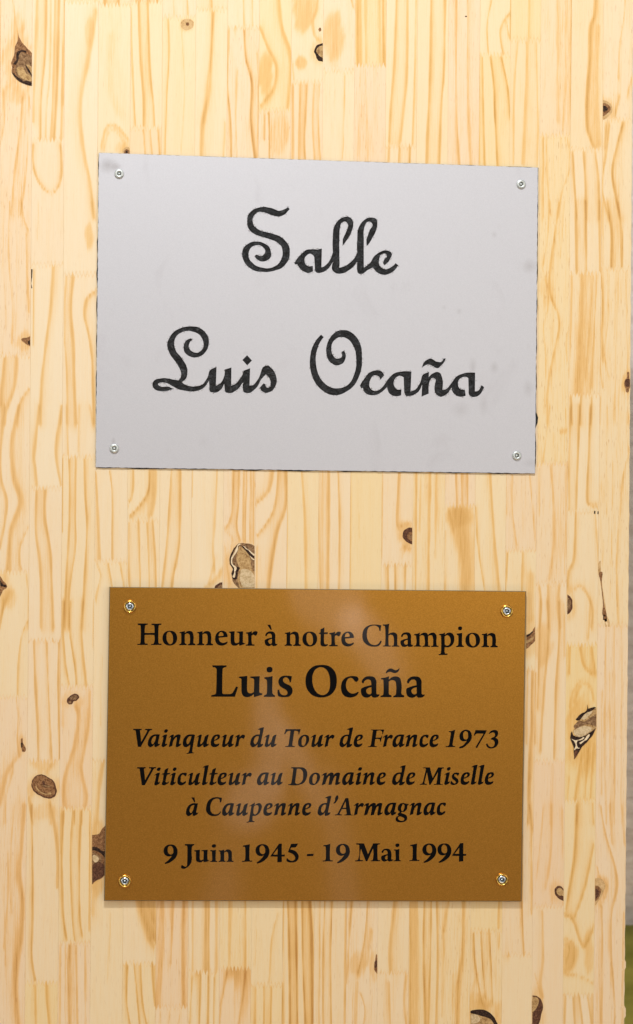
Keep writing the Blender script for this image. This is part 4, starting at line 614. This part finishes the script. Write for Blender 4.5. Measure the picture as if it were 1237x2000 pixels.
# ================================================================ lathe for screws
def lathe(prof, center, depth, seg=40, hexr=None):
    """profile of (radius px, height px out of the plate)"""
    c = W([center], depth)[0]; v = []; f = []
    for (r, h) in prof:
        for k in range(seg):
            a = 2 * math.pi * k / seg; rr = r
            if hexr and r in hexr: rr = r / math.cos(((a + hexr[r]) % (math.pi / 3)) - math.pi / 6) * math.cos(math.pi / 6) ** .5
            v.append((c[0] + rr * PX * math.cos(a), c[1] - h * PX, c[2] + rr * PX * math.sin(a)))
    for j in range(len(prof) - 1):
        for k in range(seg): f.append((j * seg + k, (j + 1) * seg + k, (j + 1) * seg + (k + 1) % seg, j * seg + (k + 1) % seg))
    f.append(tuple((len(prof) - 1) * seg + k for k in range(seg)))
    return np.array(v), f
def socket(center, depth, r, parent, loc, rot):
    """six-lobed recess: a small star cup with a bright floor"""
    c = W([center], depth)[0]; v = []; f = []; seg = 36
    for (s, h) in ((1.0, 0), (.82, -1.6), (.35, -2.0), (.18, -1.2)):
        for k in range(seg):
            a = 2 * math.pi * k / seg; rr = r * s * (1 + .13 * math.cos(6 * a + rot) * (s > .5))
            v.append((c[0] + rr * PX * math.cos(a), c[1] - h * PX, c[2] + rr * PX * math.sin(a)))
    for j in range(3):
        for k in range(seg): f.append((j * seg + k, (j + 1) * seg + k, (j + 1) * seg + (k + 1) % seg, j * seg + (k + 1) % seg))
    f.append(tuple(3 * seg + k for k in range(seg)))
    return mesh('socket', v, f, [SOCKET], parent=parent, loc=loc, smooth=True)

# ================================================================ steel plaque with cut letters
DS = .0014
STEEL_O = W([(616, 925)], .0)[0]
STEEL = make_steel()
steel = empty('steel_plaque', STEEL_O, 'pale grey sheet steel plaque with black cut-out script lettering, above the gold-brown plaque', 'plaque')
cn = np.array([(193.5, 298.5), (1051, 327.5), (1045.2, 924.5), (187.5, 912.5)])
edge = []
for k in range(4):
    a, b = cn[k], cn[(k + 1) % 4]; m = int(np.linalg.norm(b - a) / 5); nrm = np.array([-(b - a)[1], (b - a)[0]]); nrm /= np.linalg.norm(nrm)
    for j in range(m):
        t = j / m; w_ = 0 if j == 0 else (.22 * math.sin(j * 1.7 + k) + random.uniform(-.28, .28))
        edge.append(a + (b - a) * t + nrm * w_)
edge = np.array(edge)
SCR = [((440, 380), 3.436, [
 "422 84 433 97 s410 125 s385 142 s350 148 s310 138 s260 120 s225 118 s195 140 s185 175 s190 200 s210 225 s260 248 s330 265 s390 295 s428 345 s435 395 s425 440 s390 485 s330 512 s260 520 s190 508 s140 470 s115 415 s118 370 s150 332 s200 315 s250 322 s290 345 s308 385 s303 425 s270 447 s230 445 s205 425 200 408 213 402 s235 412 s262 400 s268 375 s250 350 s215 340 s180 352 s158 390 s165 435 s200 472 s255 492 s320 488 s365 455 s385 400 s378 350 s350 322 s300 300 s240 282 s190 262 s155 225 s147 180 s158 130 s195 98 s250 83 s310 90 s360 108 s400 98",
 "463 458 s505 405 s545 372 s580 366 s610 368 650 362 647 490 s680 470 722 388 s722 300 s730 220 s760 172 s815 148 s850 162 s860 200 s845 260 s815 310 788 345 790 300 s815 240 s825 205 s805 182 s785 188 s772 220 s768 300 768 492 s820 470 s865 430 886 388 s886 300 s895 225 s925 178 s980 153 s1015 165 s1022 200 s1005 260 s975 315 950 348 948 300 s970 240 s988 200 s970 182 s950 188 s935 220 s931 300 932 490 s975 455 s1000 415 s1040 385 s1090 375 s1118 395 s1110 430 1070 475 1060 460 s1065 440 s1085 415 s1080 400 s1050 402 s1035 430 s1040 480 s1070 500 s1110 490 1145 460 1162 475 s1130 515 s1080 538 s1030 530 993 490 s960 505 s925 530 s895 530 885 500 886 452 s850 495 s800 525 s750 530 s725 515 722 452 s690 500 s640 525 s610 522 602 500 598 420 s575 398 s545 410 s533 445 s545 472 s570 482 588 478 590 515 s560 527 s525 515 s490 480 485 468 470 470"]),
 ((280, 620), 3.638, [
 "340 147 350 160 s330 180 s325 210 s345 240 s385 250 s420 225 s428 180 s405 130 s350 100 s290 100 s240 130 s220 180 s235 240 s275 290 s305 340 s315 395 s300 440 275 462 s310 482 s370 490 s420 475 s455 430 s475 375 520 353 517 485 s545 470 s575 420 578 370 628 355 626 484 s650 475 s690 430 s710 395 712 378 760 360 757 485 s780 480 s820 430 s865 345 888 340 s925 375 s948 430 s940 490 s900 530 s865 535 s840 520 828 500 855 468 870 475 s875 495 s895 497 s905 470 s895 430 870 405 s840 440 s800 505 s750 537 s715 530 708 500 706 465 s660 520 s620 537 s585 530 578 500 576 470 s545 520 s505 535 s475 525 470 490 468 450 s430 500 s370 525 s300 522 s250 510 s210 490 s170 468 s130 463 s105 475 s125 490 s180 492 216 508 s170 522 s110 522 s68 495 s72 455 s130 432 s200 438 250 448 s270 410 s265 380 s240 330 s190 260 s170 200 s185 145 s235 90 s310 65 s390 70 s450 115 s468 175 s450 235 s410 275 s350 283 s300 255 s287 205 s305 165",
 "738 268 772 305 740 340 705 303"]),
 ((590, 620), 3.343, [
 "125 112 142 128 s110 180 s92 250 s98 340 s130 410 s180 452 s250 462 s310 430 s345 360 s355 280 s345 210 s315 155 s260 128 s215 145 s193 190 s198 235 s225 268 s255 262 s262 235 258 225 277 218 s287 250 s275 290 s235 313 s190 298 s162 250 s160 195 s185 130 s230 90 s280 82 s340 110 s385 185 s393 270 s380 370 s330 455 s260 500 s200 508 s130 475 s75 405 s52 310 s60 220 s85 160",
 "378 443 s400 410 s435 365 s480 345 s520 352 538 378 512 408 s500 385 s475 378 s448 405 s440 440 s455 472 s490 478 s530 450 s560 405 s610 362 s660 352 715 352 710 484 s740 470 s770 430 s790 375 830 355 828 392 s860 362 s895 358 s915 390 916 474 s940 468 s975 430 s1010 385 s1070 362 1132 360 1130 484 s1150 478 1172 442 1190 455 s1165 500 s1130 520 s1095 510 1088 480 1086 395 s1055 388 s1025 410 s1020 445 s1040 470 1065 472 1070 510 s1045 518 s1000 505 975 460 s940 505 s905 518 s875 500 870 430 s868 400 s850 395 s832 430 828 497 782 518 785 440 s750 495 s710 512 s680 512 668 490 665 390 s635 382 s608 400 s600 435 s620 468 650 470 647 508 s610 515 s575 500 555 455 s500 500 s450 508 s410 490 398 460 385 462",
 "783 330 s800 290 s840 268 s880 288 s910 290 925 268 940 268 s915 310 s880 332 s850 315 s820 308"])]
cuts = []
for (ox, oy), sc, ls in SCR:
    for t in ls:
        l = trace(t, 5) / sc + (ox, oy)
        l = l + .28 * np.stack([wave(np.arange(len(l)) * 1.3, 3, 3), wave(np.arange(len(l)) * 1.1, 8, 3)], 1) * .7
        cuts.append(l)
bk = []
outs = [(.2, .6), (1.4, 2.2), (2.0, 2.6), (1.0, 3.0)]           # how far the film peeks out at the start and end of each side
for k in range(4):
    a, b = cn[k], cn[(k + 1) % 4]; m = 60; nrm = np.array([(b - a)[1], -(b - a)[0]]); nrm /= np.linalg.norm(nrm)
    for j in range(m):
        t = j / m; wv = .55 + .35 * math.sin(j * .9 + k * 2) + random.uniform(-.25, .35); e = outs[k][0] * (1 - t) + outs[k][1] * t
        if k == 1 and .80 < t < .84: wv += 1.3
        if k == 3: wv *= (1.0 if .18 < t < .72 else .35)
        bk.append(a + (b - a) * t + nrm * max(0, e * wv))
v, f, mi = slab([np.array(bk)], .00028, .00005)
mesh('backing_film', np.array(v), f, [FOIL], mi, parent=steel, loc=STEEL_O)
v, f, mi = slab([edge] + cuts, DS, .0003, fmat=0, smat=1)
mesh('plate', np.array(v), f, [STEEL, CUTEDGE], mi, parent=steel, loc=STEEL_O)
for l in cuts:
    v, f, mi = slab([l], DS - .0006, .0004)
    mesh('cut_lettering', np.array(v), f, [FOIL], mi, parent=steel, loc=STEEL_O)
# burrs left by the cutter along the letters
bv = []; bf = []; bm = []
for l in cuts:
    n = len(l)
    for k in range(n):
        a = l[k]; b = l[(k + 1) % n]
        if random.random() < .50:
            t = random.random(); c = a + (b - a) * t; d = b - a; ln = np.linalg.norm(d) + 1e-6; d = d / ln; nn = np.array([d[1], -d[0]]) * (1 if area2(l) > 0 else -1)
            L0 = random.uniform(1.2, 4.0); o_ = c + nn * random.uniform(.5, 1.9); h = random.uniform(.25, .65)
            sk = random.uniform(-.25, .25); dd = np.array([d[0] + nn[0] * sk, d[1] + nn[1] * sk])
            tri = np.array([o_ - dd * L0 / 2, o_ + nn * h, o_ + dd * L0 / 2, o_ - nn * h])
            w3 = W(tri, DS); w3[:, 1] -= [.00006, .00025, .00006, .00006]
            s = len(bv); bv.extend(w3); bf.append((s, s + 1, s + 2)); bf.append((s, s + 2, s + 3)); q = 0 if random.random() < .6 else 1; bm.extend([q, q])
BUR = simple('cutting_burr', (.16, .13, .12), .6); BUR2 = simple('bright_burr', (.72, .70, .69), .35, .4)
o = mesh('cutting_burrs', np.array(bv), bf, [BUR, BUR2], bm, parent=steel, loc=STEEL_O); o['kind'] = 'stuff'
for i, c in enumerate([(233, 339.5), (1018, 360), (223.5, 876), (1009.5, 890)]):
    prof = [(8.9, 0), (8.9, 1.6), (8.5, 2.6), (7.9, 3.1), (6.2, 3.5), (4.1, 3.55), (3.7, 2.6)]
    v, f = lathe(prof, c, DS); s = mesh('screw', v, f, [ZINC], parent=steel, loc=STEEL_O, smooth=True)
    socket(c, DS + 3.2 * PX, 3.9, s, STEEL_O, i * 1.1)

# ================================================================ gold plaque
DG = .0042
GOLD_O = W([(611, 1760)], .0)[0]
gold = empty('gold_plaque', GOLD_O, 'glossy gold-brown plaque with six black printed text lines and brass-ringed screws in its corners', 'plaque')
GOLD = make_gold()
cg = np.array([(214, 1146.5), (1028, 1154.8), (1019, 1760.5), (203.5, 1759)])
def chamfer_plate():
    cen = cg.mean(0); v = []; f = []; inn = cen + (cg - cen) * (1 - 1.6 / 400)
    v.extend(W(inn, DG)); v.extend(W(cg, DG - .0004)); b = W(cg, DG - .0004); b[:, 1] += .0033; v.extend(b)
    f.append((3, 2, 1, 0))
    for k in range(4): f.append((k, (k + 1) % 4, 4 + (k + 1) % 4, 4 + k)); f.append((4 + k, 4 + (k + 1) % 4, 8 + (k + 1) % 4, 8 + k))
    mesh('plate', np.array(v), f, [GOLD, ACRYLEDGE], [0] + [1, 1] * 4, parent=gold, loc=GOLD_O)
chamfer_plate()
for table, u, size, (xa, ya, xb, yb), items in TEXT:
    for ch, x in items:
        loops = glyph(table, ch, u); y = ya + (x - xa) * (yb - ya) / (xb - xa)
        loops = [l * size + (x, y) for l in loops]
        v, f, mi = slab(loops, DG + .00006, DG - .00002)
        nm = 'accent' if ch in '`~' else 'dash' if ch == '-' else 'apostrophe' if ch == "'" else 'digit' if ch.isdigit() else 'letter'
        if ch == 'i':      # the dot of an i is a loop of its own beside the stem
            v = []; f = []
            for l in loops:
                a, b, _ = slab([l], DG + .00006, DG - .00002, off=len(v)); v.extend(a); f.extend(b)
        mesh(nm, np.array(v), f, [INK], parent=gold, loc=GOLD_O)
for i, c in enumerate([(254, 1184.5), (990, 1193.5), (244, 1720.5), (980.5, 1717.5)]):
    hx = {}
    prof = [(12.6, 0), (12.6, 2.2), (11.9, 4.4), (10.8, 5.6), (9.9, 5.7), (9.0, 4.6), (8.2, 3.2), (7.9, 1.2)]
    v, f = lathe(prof, c, DG, hexr=hx, seg=48); mesh('finishing_washer', v, f, [BRASS], parent=gold, loc=GOLD_O, smooth=True)
    prof = [(7.6, 1.25), (7.6, 2.9), (7.1, 3.7), (5.8, 4.2), (4.4, 4.3), (3.9, 3.4)]
    v, f = lathe(prof, c, DG); s = mesh('screw', v, f, [ZINC2], parent=gold, loc=GOLD_O, smooth=True)
    socket(c, DG + 3.9 * PX, 4.1, s, GOLD_O, i * .9)
